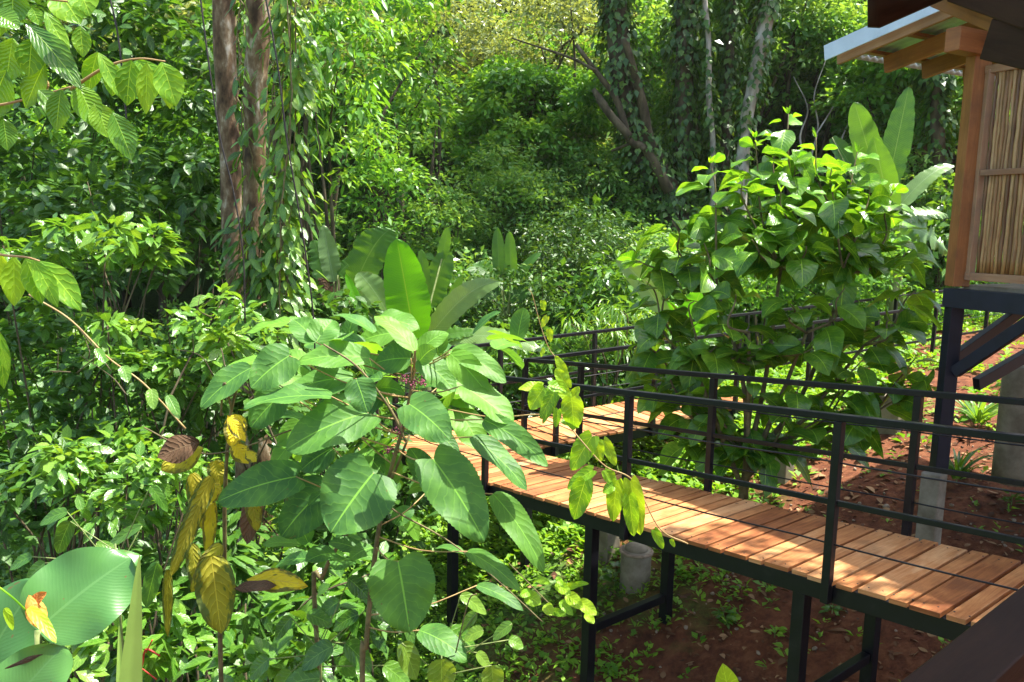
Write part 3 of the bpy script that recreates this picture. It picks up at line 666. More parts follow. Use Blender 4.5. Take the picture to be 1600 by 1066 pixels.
def shrub(name, px, py, Y, rx, ry, label, mat='shrub', leaf=0.11, k=1.5, kind='elliptic', asp=0.42, cat='shrub', group=None, depth=None, cr=None, hang=0.15, flat=0.55, smat='barkdark', nst=5, base=None, sr=0.016, droop=0.3, nu=3):
    c = at(px, py, Y); a = rx*Y/FPX; b = ry*Y/FPX; dp = a if depth is None else depth
    if base is None: bx, by = c[0]+rng.normal(0, 0.1*a), c[1]+rng.normal(0, 0.1*a)
    else: bx, by = base
    root = V(bx, by, gz(bx, by)-0.1)
    o = thing(name, root, label, cat, group)
    cr = max(0.35*min(a, b*1.6), leaf*1.3) if cr is None else cr
    area = (a*dp+a*b+dp*b)*2.1
    nl = k*area/(leaf*leaf*asp*0.62)
    nper = 34; ncl = int(max(8, nl/nper)); nper = int(nl/ncl)
    cen = clumps(c, (a, dp, b), ncl)
    m_ = MB(); stems(m_, root, cen, nst, sr); m_.build('stem', smat, o)
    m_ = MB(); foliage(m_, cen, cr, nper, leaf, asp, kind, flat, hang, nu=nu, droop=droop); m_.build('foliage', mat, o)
    return o

# ---- hillside forest: five kinds of tree, copied over the slope
HG = 'trees on the hillside behind'
def proto(name, label, mat, H, R, ncl, nper, leaf, bark, cr, cat='tree', thick=0.18, flat=0.5, lo=0.45):
    o = thing(name, (0, 0, 0), label, cat, HG)
    c = V(0, 0, H*(lo+1)/2+0.0); cen = clumps(c, (R, R, H*(1-lo)/2), ncl, 0.2, 0.3)
    m_ = MB(); b = rng.normal(0, 0.25, 2)
    tp = spline([V(0, 0, -0.6), V(b[0], b[1], H*0.35), V(-b[0], b[1]*.4, H*0.85)], 12); tube(m_, tp, np.linspace(thick, thick*0.35, 12), 9, 0.5, 0.03)
    for i in rng.choice(ncl, 16, replace=False):
        s = tp[rng.integers(4, 11)]; e = cen[i]; q = (s+e)/2+V(0, 0, -0.1*R)*rng.random()
        tube(m_, spline([s, q, e], 7), np.linspace(thick*0.4, 0.02, 7), 6, 0.5)
    m_.build('trunk', bark, o)
    m_ = MB(); foliage(m_, cen, cr, nper, leaf, 0.5, None, flat); m_.build('crown', mat, o); return o
PR = [proto('forest_tree', 'round-headed mid green tree in the forest mass on the hillside', 'far', 8, 2.9, 150, 190, 0.18, 'barkdark', 0.75),
      proto('forest_tree', 'bright green loose-crowned tree in the forest mass on the hillside', 'fargreen', 7, 2.4, 130, 190, 0.18, 'barkdark', 0.65),
      proto('forest_tree', 'pale olive tree with dry yellowish foliage in the forest mass on the hillside', 'farpale', 10, 3.2, 150, 190, 0.18, 'barkpale', 0.8),
      proto('forest_tree', 'dark green tall tree in the forest mass on the hillside', 'far', 11, 2.7, 150, 190, 0.2, 'barkdark', 0.8, lo=0.3),
      proto('forest_bush', 'low bushy undergrowth tree in the forest mass on the hillside', 'far', 4.2, 2.2, 120, 190, 0.15, 'barkdark', 0.55, lo=0.0)]
used = [False]*5
def put(kind, x, y, sc, rot=None, sink=0.0):
    o = PR[kind] if not used[kind] else copy_tree(PR[kind]); used[kind] = True
    o.location = (x, y, gz(x, y)-sink); o.rotation_euler = (0, 0, rng.uniform(0, 6.28) if rot is None else rot); o.scale = (sc, sc, sc*rng.uniform(0.9, 1.15)); return o
for iy, y in enumerate(np.concatenate([np.arange(19.5, 34, 2.9), np.arange(35, 64, 4.6)])):
    hw = 0.70*y+2; st = 3.0+0.035*y
    for x in np.arange(-hw, hw+0.1, st):
        xx = x+rng.uniform(-1, 1)*st*0.4; yy = y+rng.uniform(-1, 1)*1.2
        u = rng.random()
        if y < 24: k_ = 4 if u < 0.5 else (1 if u < 0.8 else 0)
        else: k_ = (2 if u < 0.46 else 1 if u < 0.64 else 0 if u < 0.82 else 3 if u < 0.92 else 4)
        # a lighter stand of dry-leaved trees in the middle of the view
        put(k_, xx, yy, rng.uniform(0.75, 1.2)*(0.75 if k_ in (2, 3, 0) and y < 24 else 1.0))

# ---- middle distance shrubs, each of its own
def L3(*a, **k): return shrub(*a, **k)
F = dict(kind=None)
shrub('dense_shrub', 785, 325, 17, 105, 85, 'dense dark green dome-shaped bush in the middle behind the banana plants', 'far', 0.11, 1.9, **F, cr=0.34)
shrub('dense_shrub', 690, 360, 15.5, 70, 70, 'dark green bush to the left of the dome-shaped bush', 'far', 0.11, 1.6, **F, cr=0.3)
shrub('leafy_shrub', 590, 300, 15, 75, 90, 'light green leafy bush right of the twin trunks', 'fargreen', 0.14, 1.5, **F, cr=0.4)
shrub('dense_shrub', 900, 400, 14.5, 100, 80, 'fine-leaved dark bush behind the far handrail', 'ivy', 0.09, 1.5, **F, cr=0.3)
shrub('dense_shrub', 800, 465, 13.2, 90, 60, 'low fine-leaved bush between the banana clumps', 'ivy', 0.10, 1.4, **F, cr=0.25)
shrub('dense_shrub', 950, 300, 18, 90, 70, 'mid green bush under the leaning brown branch', 'far', 0.11, 1.5, **F, cr=0.36)
shrub('dense_shrub', 1020, 420, 15, 70, 70, 'dark bush beside the base of the ivy-clad trunks', 'far', 0.10, 1.5, **F, cr=0.3)
shrub('leafy_shrub', 1300, 420, 13.5, 110, 80, 'sunlit yellow-green undergrowth seen through the broad-leaved bush', 'fargreen', 0.12, 1.4, **F, cr=0.3)
shrub('leafy_shrub', 1430, 495, 14.0, 60, 45, 'bright small-leaved bush left of the cabin stilt', 'fargreen', 0.09, 1.5, **F, cr=0.2)
shrub('dense_shrub', 1400, 300, 17, 80, 90, 'shady bush behind the right-hand banana plant', 'far', 0.16, 1.4, **F, cr=0.4)
shrub('leafy_shrub', 1180, 440, 13, 80, 60, 'light green bush behind the far boardwalk', 'fargreen', 0.11, 1.4, **F, cr=0.3)
shrub('mango_sapling', 945, 515, 11.2, 62, 50, 'sapling with narrow drooping light green leaves behind the far handrail', 'pale', 0.20, 1.1, kind='lance', asp=0.2, cat='sapling', cr=0.28, hang=0.5, droop=0.6)
shrub('low_bush', 880, 600, 11.8, 90, 30, 'low shady undergrowth under the far boardwalk handrail', 'pale', 0.10, 1.2, **F, cr=0.22)

# ---- bright tree right of the twin trunks, and its hanging vines
shrub('slender_tree', 540, 120, 13.5, 75, 170, 'slender tree with bright green hanging leaves right of the twin trunks', 'fargreen', 0.19, 1.3, kind='elliptic', asp=0.36, cat='tree', cr=0.42, hang=0.6, sr=0.06, depth=0.9)
shrub('slender_tree', 640, 60, 17, 90, 110, 'light green tree against the hillside at the top left of centre', 'fargreen', 0.22, 1.2, **F, cat='tree', cr=0.5, hang=0.3, sr=0.08)

# ---- left-hand jungle wall
SG = 'leafy shrubs of the left-hand thicket'
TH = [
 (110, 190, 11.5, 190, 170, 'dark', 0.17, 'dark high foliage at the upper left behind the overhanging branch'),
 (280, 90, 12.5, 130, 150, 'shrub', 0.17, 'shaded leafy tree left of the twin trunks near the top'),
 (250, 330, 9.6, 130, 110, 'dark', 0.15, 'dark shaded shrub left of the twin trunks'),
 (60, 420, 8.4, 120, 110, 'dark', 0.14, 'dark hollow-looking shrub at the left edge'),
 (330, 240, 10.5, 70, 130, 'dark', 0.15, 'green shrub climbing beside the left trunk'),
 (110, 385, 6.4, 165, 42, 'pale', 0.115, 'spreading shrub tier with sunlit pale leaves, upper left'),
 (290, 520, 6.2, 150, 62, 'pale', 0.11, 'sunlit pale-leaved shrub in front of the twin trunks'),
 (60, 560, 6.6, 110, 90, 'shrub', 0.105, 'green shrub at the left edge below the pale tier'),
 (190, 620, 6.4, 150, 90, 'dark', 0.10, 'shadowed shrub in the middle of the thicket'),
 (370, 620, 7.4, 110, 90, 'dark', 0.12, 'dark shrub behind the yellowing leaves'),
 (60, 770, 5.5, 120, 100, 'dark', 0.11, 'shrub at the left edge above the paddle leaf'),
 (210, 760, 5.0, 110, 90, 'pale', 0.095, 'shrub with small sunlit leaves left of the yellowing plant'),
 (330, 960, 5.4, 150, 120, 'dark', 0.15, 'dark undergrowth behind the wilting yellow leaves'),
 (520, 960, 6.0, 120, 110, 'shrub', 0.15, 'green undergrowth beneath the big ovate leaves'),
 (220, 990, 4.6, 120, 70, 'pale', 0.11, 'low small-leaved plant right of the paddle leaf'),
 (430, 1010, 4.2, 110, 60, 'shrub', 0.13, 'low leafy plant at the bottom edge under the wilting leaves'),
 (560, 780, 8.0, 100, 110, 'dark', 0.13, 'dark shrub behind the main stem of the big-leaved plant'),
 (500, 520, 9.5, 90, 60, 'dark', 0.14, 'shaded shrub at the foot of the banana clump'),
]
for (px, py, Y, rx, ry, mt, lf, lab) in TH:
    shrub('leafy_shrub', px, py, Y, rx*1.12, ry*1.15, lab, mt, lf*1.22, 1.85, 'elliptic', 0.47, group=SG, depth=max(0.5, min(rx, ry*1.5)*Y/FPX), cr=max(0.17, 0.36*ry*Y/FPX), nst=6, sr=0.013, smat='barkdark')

# ---- twin-trunked tree with climbers
tb = at(392, 600, 8.7); tb[2] = gz(tb[0], tb[1])
tw = thing('twin_trunk_tree', tb, 'tall tree with two mottled trunks side by side, hung with climbing leaves', 'tree')
def ptrunk(pts, wpx, Y, root, nm, bark, z_low=True, seg=16, wob=0.012, top=4):
    P_ = [at(x, y, Y) for x, y in pts]; W_ = [w_*Y/FPX/2 for w_ in wpx]
    if z_low:
        b = P_[-1].copy(); b[2] = gz(b[0], b[1])-0.3; P_.append(b); W_.append(W_[-1]*1.35)
    P_ = P_[::-1]; W_ = W_[::-1]
    if top: P_.append(P_[-1]+(P_[-1]-P_[-2])*0+V(0.05, 0.1, top)); W_.append(W_[-1]*0.8)
    q = spline(P_, 34); r_ = np.interp(np.linspace(0, 1, 34), np.linspace(0, 1, len(W_)), W_)
    m_ = MB(); tube(m_, q, r_, seg, 0.5, wob); m_.build(nm, bark, root); return q, r_
q1_, r1_ = ptrunk([(403, 0), (400, 120), (398, 250), (396, 370), (400, 560)], [36, 35, 33, 32, 38], 8.6, tw, 'trunk', 'bark')
q2_, r2_ = ptrunk([(350, 0), (353, 120), (360, 250), (364, 380), (382, 560)], [34, 32, 31, 32, 36], 8.85, tw, 'trunk', 'bark')
cc = clumps(at(380, -330, 8.7), (2.4, 1.9, 0.8), 44, 0.2); m_ = MB(); foliage(m_, cc, 0.45, 46, 0.19, 0.42, None, 0.5); m_.build('crown', 'shrub', tw)
m_ = MB()
for i in range(12): tube(m_, spline([q1_[-1] if i % 2 else q2_[-1], (cc[i*3]+q1_[-1])/2, cc[i*3]], 8), np.linspace(0.06, 0.012, 8), 6)
m_.build('branch', 'bark', tw)
def climber(name, label, pts, Y, spread, n, leaf, mat, kind='ovate', asp=0.5, down=0.8, n_st=3, group=None, sr=0.008):
    P_ = [at(x, y, Y) for x, y in pts]; b = P_[-1]
    o = thing(name, b, label, 'climber', group)
    q = spline(P_, 60); m_ = MB()
    for i in range(n_st): tube(m_, q+np.cumsum(rng.normal(0, 0.01, q.shape), 0)*0.5+rng.normal(0, spread*0.3, 3)*V(1, 1, 0), sr, 6)
    m_.build('stem', 'stem', o)
    i = rng.integers(0, 60, n); off = rng.standard_normal((n, 3))*spread*V(0.6, 0.5, 0.6); p = q[i]+off
    d = nz(off*V(1, 1, 0))*0.6+V(0, 0, -down)+rng.standard_normal((n, 3))*0.3; nn_ = nz(off*V(1, 1, 0))+V(0, -0.5, 0.7)+rng.standard_normal((n, 3))*0.3
    L = leaf*rng.uniform(0.6, 1.3, n); m_ = MB()
    leaves(m_, p, d, nn_, L, L*asp, kind, nu=4, nh=1, fold=0.2, droop=0.2); m_.build('foliage', mat, o); return o
climber('climbing_vine', 'curtain of pale green vine leaves hanging just right of the twin trunks', [(452, -20), (455, 120), (448, 260), (445, 380), (440, 500), (438, 560)], 8.2, 0.24, 900, 0.15, 'pale', n_st=5)
climber('climbing_vine', 'climber clinging to the lower part of the twin trunks', [(400, 330), (395, 400), (400, 470), (405, 540)], 8.25, 0.22, 260, 0.17, 'shrub', n_st=4)
climber('climbing_vine', 'few large climber leaves on the face of the trunks at mid height', [(372, 150), (378, 200), (385, 260)], 8.3, 0.16, 34, 0.15, 'shrub')
climber('climbing_vine', 'thin leafy climber between the twin trunks near the top', [(374, -10), (378, 60), (376, 130)], 8.35, 0.06, 30, 0.12, 'shrub')
def liana(label, pts, Y, r_, mat='cable', nm='liana', group=None):
    P_ = [at(x, y, Y) for x, y in pts]; o = MB(); tube(o, spline(P_, 40), r_, 6, 0.5, 0.08); ob = o.build(nm, mat, None, origin=P_[-1]); tag(ob, label, 'liana', group); return ob
liana('long thin dark liana hanging from the top to the big ovate leaves', [(404, -60), (432, 90), (447, 210), (462, 300), (478, 400), (490, 500), (493, 600)], 3.6, 0.0042)
liana('thin dark liana hanging in front of the left trunk', [(306, -60), (325, 90), (345, 220), (365, 300), (380, 400), (383, 505)], 4.2, 0.0045)
liana('short pale twig crossing the dark thicket', [(45, 460), (110, 500), (170, 560), (225, 600), (290, 670)], 4.2, 0.0045, 'tanstem', 'twig')
liana('fine dark liana against the shade at top left', [(165, -30), (185, 60), (198, 190)], 8.0, 0.009)

# ---- ivy-clad forest trunks and dead pale branches behind
IG = 'ivy-clad trunks of the back forest'
def ivytrunk(label, pts, wpx, Y, n, spread, bark='barkdark', nm='ivy_tree', leaf=0.15, top=5, crown=True):
    b = at(pts[-1][0], pts[-1][1], Y); o = thing(nm, V(b[0], b[1], gz(b[0], b[1])), label, 'tree', IG)
    q, r_ = ptrunk(pts, wpx, Y, o, 'trunk', bark, top=top)
    if n:
        i = rng.integers(8, len(q)-1, n); f = rng.random(n)[:, None]; p = q[i]*(1-f)+q[i+1]*f
        dn = nz(rng.standard_normal((n, 3))*V(1, 1, 0.2)); blob = 0.7+0.5*np.sin(i*0.9+1)[:, None]
        p = p+dn*(r_[i][:, None]+rng.random((n, 1))*spread*blob)
        m_ = MB(); L = leaf*rng.uniform(0.6, 1.3, n); fast(m_, p, V(0, 0, -0.8)+dn*0.5+rng.standard_normal((n, 3))*0.3, dn+V(0, 0, 0.4)+rng.standard_normal((n, 3))*.3, L, L*0.7); m_.build('ivy', 'ivy', o)
    if crown:
        t = q[-1]; cen = clumps(t+V(0, 0, 0.6), (2.2, 1.8, 1.1), 26, 0.1); m_ = MB()
        for j in range(9): tube(m_, spline([t-V(0, 0, 0.6), (t+cen[j])/2+V(0, 0, .2), cen[j]], 7), np.linspace(0.07, 0.015, 7), 6)
        m_.build('branch', bark, o); m_ = MB(); foliage(m_, cen, 0.5, 26, 0.2, 0.5, None, 0.5); m_.build('crown', 'far', o)
    return o
ivytrunk('thick trunk wrapped in dark ivy behind the leaning brown branch', [(962, -60), (966, 60), (985, 180), (1020, 260), (1050, 330), (1055, 430)], [34, 34, 36, 44, 50, 56], 17.5, 2600, 0.42)
ivytrunk('straight ivy-covered trunk right of the thick ivy trunk', [(1072, -60), (1070, 60), (1068, 200), (1064, 320), (1062, 430)], [26, 26, 28, 32, 34], 17.9, 2400, 0.36)
ivytrunk('slim pale bare trunk standing between two ivy trunks', [(1101, -60), (1107, 60), (1108, 160), (1114, 240), (1110, 420)], [8, 8, 9, 9, 11], 17.2, 420, 0.16, 'barkpale', 'slim_tree')
ivytrunk('thin dark ivy trunk just right of the slim pale trunk', [(1150, -60), (1142, 60), (1135, 170), (1130, 300), (1128, 420)], [13, 13, 14, 15, 18], 17.6, 1300, 0.26)
ivytrunk('grey trunk leaning right at its top beside the thin ivy trunk', [(1210, -60), (1195, 40), (1178, 130), (1163, 215), (1150, 420)], [22, 22, 20, 19, 24], 16.8, 900, 0.22, 'barkpale', 'leaning_tree')
ivytrunk('ivy trunk far right seen under the cabin roof', [(1458, 60), (1462, 140), (1466, 230), (1470, 420)], [18, 18, 20, 24], 16.5, 900, 0.26)
def limbs(name, label, Y, segs, mat, cat='tree', group=None):
    b = at(*segs[0][0][0], Y); o = thing(name, b, label, cat, group)
    for pts, wpx in segs:
        P_ = [at(x, y, Y+dy) for (x, y), dy in zip(pts, np.linspace(0, 0.4, len(pts)))]
        q = spline(P_, 18); r_ = np.interp(np.linspace(0, 1, 18), np.linspace(0, 1, len(wpx)), wpx)*Y/FPX/2
        m_ = MB(); tube(m_, q, r_, 8, 0.5, 0.05); m_.build('branch', mat, o)
    return o
limbs('leaning_tree', 'crooked brown branch curving up to the left from the ivy trunks', 16.9, [([(1046, 300), (1010, 235), (985, 222), (975, 190), (960, 150), (930, 110), (900, 70)], [18, 13, 11, 11, 10, 8, 6]), ([(1008, 234), (985, 226), (955, 236)], [9, 6, 4]), ([(985, 215), (958, 185), (940, 160), (928, 140)], [12, 12, 13, 8]), ([(975, 60), (990, 110), (1003, 160), (1020, 250)], [10, 13, 15, 16]), ([(930, 110), (890, 90), (800, 60)], [5, 4, 2])], 'barkdark', group=None)
limbs('dead_tree', 'bare white dead branches forking above the dome-shaped bush', 20.0, [([(765, 268), (752, 250), (738, 235), (733, 205), (715, 185), (698, 172)], [8, 6, 5, 4, 4, 2]), ([(764, 262), (757, 230), (750, 190), (747, 160), (752, 135)], [8, 7, 4, 3, 2]), ([(747, 160), (742, 145), (736, 135)], [3, 2, 1.5]), ([(735, 205), (700, 178), (680, 150), (660, 132)], [5, 5, 4, 2]), ([(762, 262), (764, 245), (760, 232)], [5, 4, 3])], 'barkpale')
limbs('bare_shrub', 'bare greyish twiggy stems left of the cabin roof', 18.0, [([(1240+i*14, 260-8*i), (1250+i*12+rng.normal(0, 6), 180), (1246+i*17, 90)], [5, 4, 2]) for i in range(0)]+[([(1262, 262), (1250, 215), (1262, 170), (1240, 120)], [4, 3, 2, 1]), ([(1262, 262), (1278, 200), (1272, 150), (1290, 95)], [4, 3, 2, 1]), ([(1275, 210), (1300, 170), (1325, 120)], [2.5, 2, 1]), ([(1300, 262), (1322, 200), (1345, 160), (1350, 110)], [3.5, 2.5, 2, 1])], 'barkpale', 'shrub')
# pale dry crowns across the upper middle, standing in front of the slope
for (px, py, Y, rx, ry, mt, lab) in [
  (700, 60, 21, 120, 70, 'farpale', 'dry pale-leaved tree crown at the top left of centre'),
  (850, 50, 20, 130, 80, 'farpale', 'feathery olive tree crown at the top centre'),
  (820, 190, 21, 110, 60, 'farpale', 'olive brown-tinged crown above the dome-shaped bush'),
  (900, 250, 19.5, 90, 50, 'farpale', 'mid green crown below the leaning brown branch'),
  (690, 190, 20, 70, 60, 'far', 'dark crown behind the bare white branches'),
  (1250, 60, 20, 90, 80, 'far', 'green crown at the top right of centre'),
  (1340, 190, 20, 70, 60, 'farpale', 'pale twiggy crown left of the cabin post'),
  (620, 200, 17, 90, 80, 'fargreen', 'bright green crown behind the slender tree')]:
    shrub('forest_tree', px, py, Y, rx, ry, lab, mt, 0.155, 1.15, **F, cat='tree', cr=0.5, sr=0.09, smat='barkdark', depth=1.4, hang=0.3)

# ---- undergrowth that hides the forest floor between the shrubs, each bush a copy of one of two
UG = 'low undergrowth bushes'
def ub(label, mat, leaf, R_, H_):
    o = thing('undergrowth_bush', (0, 0, 0), label, 'bush', UG); cen = clumps((0, 0, H_*0.5), (R_, R_, H_*0.55), 34, 0.3, 0.2)
    m_ = MB(); stems(m_, V(0, 0, -0.1), cen, 7, 0.018, 0.005); m_.build('stem', 'barkdark', o)
    m_ = MB(); foliage(m_, cen, 0.34*R_, 70, leaf, 0.45, None, 0.7, 0.25); m_.build('foliage', mat, o); return o
UB = [ub('low dark undergrowth bush filling the forest floor', 'far', 0.11, 0.95, 1.5), ub('low light green undergrowth bush filling the forest floor', 'shrub', 0.14, 0.9, 1.3)]
ubu = [0, 0]
def putu(k_, x, y, sc):
    o = UB[k_] if not ubu[k_] else copy_tree(UB[k_]); ubu[k_] = 1
    o.location = (x, y, gz(x, y)); o.rotation_euler = (0, 0, rng.uniform(0, 6.28)); o.scale = (sc, sc, sc*rng.uniform(0.85, 1.3))
def blocked(x, y, m_=0.55):
    p = V(x, y, 0)-A2; s = p[:2]@UH[:2]; t = p[:2]@NH[:2]
    if -4.2 < s < 6 and -m_ < t < WD+m_: return True
    q = V(x, y, 0)-P0; l = q[:2]@WH[:2]; t = q[:2]@N2[:2]
    return -1.5 < l < 11 and -m_ < t < WD+m_
for y in np.arange(5.0, 19.5, 1.25):
    for x in np.arange(-0.68*y-0.5, 0.68*y+0.5, 1.35):
        xx = x+rng.uniform(-.5, .5); yy = y+rng.uniform(-.5, .5)
        q = V(xx, yy, 0)-P0; behind = q[:2]@N2[:2] > WD+0.9 and q[:2]@WH[:2] > -1.5
        left = (xx < -1.3-0.02*yy) and (V(xx, yy, 0)-A2)[:2]@NH[:2] < -0.9
        left = left or (xx < -2.2)
        if blocked(xx, yy, 0.9) or not (behind or left): continue
        putu(int(rng.random() < 0.35), xx, yy, rng.uniform(0.7, 1.15)*(1.0 if yy < 13 else 1.3))

# ---- single leaves laid out between two points, for the plants close to the camera
CAMF = CF
def hero(mb, x0, y0, x1, y1, wpx, Y0, Y1=None, kind='ovate', face=0.5, droop=0.25, nu=16, nh=4, fold=0.16, wave=0.02, serr=0.012, r=None, tear=0.0, curlv=0.0, roll=0.0):
    Y1 = Y0 if Y1 is None else Y1
    b = at(x0, y0, Y0); t = at(x1, y1, Y1); T = t-b; L = np.linalg.norm(T)
    for _ in range(6):
        vec = T+L*droop*0.62*V(0, 0, 1); d = nz(vec); L = np.linalg.norm(vec)/max(0.3, 1-0.22*droop)
    view = -nz(b); n_ = nz(view*face+V(0, 0, 1)*(1-face)+V(roll, 0, 0))
    s = nz(np.cross(d, n_)); k_ = math.sqrt(max(0.0, 1-float(s@view)**2))
    W = wpx*Y0/FPX/max(0.45, k_)
    leaves(mb, b, d, n_, L, W, kind, nu=nu, nh=nh, fold=fold, droop=droop, wave=wave, serr=serr, r=rng.random() if r is None else r, tear=tear, curlv=curlv)
    return b, t
def sub_mesh(mb, name, mat, root, smooth=True): return mb.build(name, mat, root, smooth)
def thin(mb, p, q, r_, sag=0.0, n=8, r1=None):
    p = np.asarray(p); q = np.asarray(q); m_ = (p+q)/2+V(0, 0, -sag*np.linalg.norm(q-p)); tube(mb, spline([p, m_, q], n), np.linspace(r_, r_ if r1 is None else r1, n), 7)

# big ovate-leaved shrub, left of centre
YS = 3.3
st_px = [(650, 540), (645, 590), (632, 660), (612, 730), (596, 800), (582, 900), (572, 1010), (566, 1100)]
S_ = [at(x, y, YS+0.12) for x, y in st_px]; base = S_[-1].copy(); base[2] = gz(base[0], base[1])-0.1
bs = thing('big_leaved_shrub', base, 'tall shrub with very large toothed ovate green leaves left of the boardwalk', 'shrub')
m_ = MB(); q = spline(S_+[base], 50); tube(m_, q, np.linspace(0.006, 0.015, 50), 9, 0.5, 0.04)
SB = [at(x, y, YS+0.25) for x, y in [(640, 680), (600, 770), (545, 830), (505, 900), (495, 1000)]]+[base]; tube(m_, spline(SB, 30), np.linspace(0.006, 0.013, 30), 8)
SC = [at(x, y, YS-0.05) for x, y in [(505, 538), (560, 575), (610, 640), (634, 690)]]; tube(m_, spline(SC, 20), np.linspace(0.004, 0.006, 20), 7)
m_.build('stem', 'stem', bs)
HL = [  # base, tip, width, Y0, Y1, face, droop, r
 (583, 740, 517, 832, 118, 3.15, 3.0, .75, .2, .35), (574, 645, 447, 703, 74, 3.25, 3.1, .6, .3, .55), (462, 745, 340, 784, 66, 3.2, 3.1, .7, .25, .2),
 (640, 632, 703, 688, 66, 3.1, 3.0, .7, .3, .5), (677, 718, 757, 846, 86, 3.1, 2.95, .75, .3, .55), (770, 772, 850, 893, 44, 3.15, 3.0, .6, .5, .7),
 (737, 683, 823, 766, 34, 3.2, 3.1, .3, .4, .3), (756, 656, 856, 729, 40, 3.1, 3.0, .7, .4, .55), (722, 603, 802, 664, 46, 3.2, 3.1, .3, .3, .8),
 (703, 553, 763, 618, 46, 3.25, 3.2, .8, .35, .9), (705, 547, 791, 598, 36, 3.3, 3.2, .5, .4, .7), (622, 878, 640, 988, 106, 3.1, 3.0, .8, .3, .6),
 (452, 556, 392, 606, 62, 3.3, 3.2, .75, .3, .45), (392, 575, 314, 637, 40, 3.4, 3.3, .5, .4, .4), (577, 560, 466, 566, 42, 3.35, 3.3, .5, .35, .7),
 (552, 590, 446, 615, 40, 3.4, 3.3, .5, .35, .55), (518, 620, 381, 637, 28, 3.2, 3.15, .2, .35, .5), (556, 592, 574, 645, 50, 3.15, 3.1, .7, .3, .1),
 (642, 560, 585, 568, 48, 3.4, 3.4, .8, .3, .3), (494, 535, 458, 500, 44, 3.4, 3.5, .6, .3, .6), (494, 535, 520, 500, 48, 3.4, 3.5, .6, .3, .6),
 (452, 503, 382, 522, 20, 3.5, 3.5, .2, .3, .9), (648, 548, 586, 494, 30, 3.3, 3.4, .2, .4, .9), (730, 862, 813, 924, 28, 3.15, 3.0, .5, .4, .6),
 (506, 765, 440, 838, 76, 3.5, 3.45, .7, .3, .1), (445, 612, 392, 668, 54, 3.5, 3.45, .7, .3, .5), (590, 500, 655, 515, 34, 3.45, 3.4, .4, .4, .75),
 (655, 560, 712, 612, 44, 3.35, 3.3, .5, .3, .6), (648, 555, 700, 520, 30, 3.45, 3.5, .5, .4, .8), (600, 612, 545, 655, 44, 3.6, 3.6, .6, .3, .2),
 (716, 640, 752, 705, 50, 3.5, 3.4, .4, .3, .85), (655, 985, 730, 1032, 44, 3.3, 3.2, .5, .4, .5), (745, 915, 818, 955, 20, 3.6, 3.5, .3, .4, .2),
 (520, 700, 470, 735, 50, 3.6, 3.55, .6, .3, .15), (560, 700, 600, 742, 40, 3.7, 3.65, .6, .3, .1), (690, 600, 740, 640, 40, 3.6, 3.5, .3, .3, .9),
 (530, 640, 480, 660, 44, 3.65, 3.6, .7, .3, .5), (620, 520, 560, 535, 40, 3.7, 3.7, .6, .3, .8), (675, 760, 640, 700, 40, 3.8, 3.8, .6, .3, .2)]
for (x0, y0, x1, y1, w_, Y0, Y1, fc, dr, r) in HL:
    m_ = MB(); b, t = hero(m_, x0, y0, x1, y1, w_*1.3, Y0, Y1, 'heart' if w_ > 60 else 'ovate', fc, dr, r=r, nu=44, nh=5, serr=0.02, wave=0.04, fold=rng.uniform(.04, .2))
    m_.build('leaf', 'hairy', bs)
    dist = np.linalg.norm(q[:38]-(b+V(0, 0, -0.10)), axis=1); j = int(np.argmin(dist))
    pm = MB(); thin(pm, q[j], b, 0.0035, 0.06, 9, 0.0028); pm.build('petiole', 'tanstem', bs)
for (x, y) in ((632, 592), (660, 596), (622, 676), (606, 705), (646, 600)):
    c = at(x, y, YS+0.08); m_ = MB()
    for i in range(26): p = c+rng.standard_normal(3)*0.011; tube(m_, [p, p+V(0.001, 0, 0.006)], 0.0035, 5)
    m_.build('flower_cluster', 'flower', bs)
m_ = MB()
for (px, py, Y, n, sp) in ((600, 600, 3.7, 34, 0.24), (510, 590, 3.8, 22, 0.2), (690, 570, 3.6, 14, 0.14), (570, 700, 3.7, 20, 0.2), (600, 830, 3.6, 12, 0.13), (500, 850, 3.9, 12, 0.14)):
    p = at(px, py, Y)+rng.standard_normal((n, 3))*V(sp, 0.15, sp*0.6); d = nz(p-at(px, py+40, Y))+rng.standard_normal((n, 3))*.4
    leaves(m_, p, d, V(0, -0.3, 1)+rng.standard_normal((n, 3))*.3, rng.uniform(.15, .26, n), rng.uniform(.10, .16, n), 'ovate', nu=10, nh=3, fold=.15, droop=.4, wave=.02)
m_.build('foliage', 'hairy', bs)

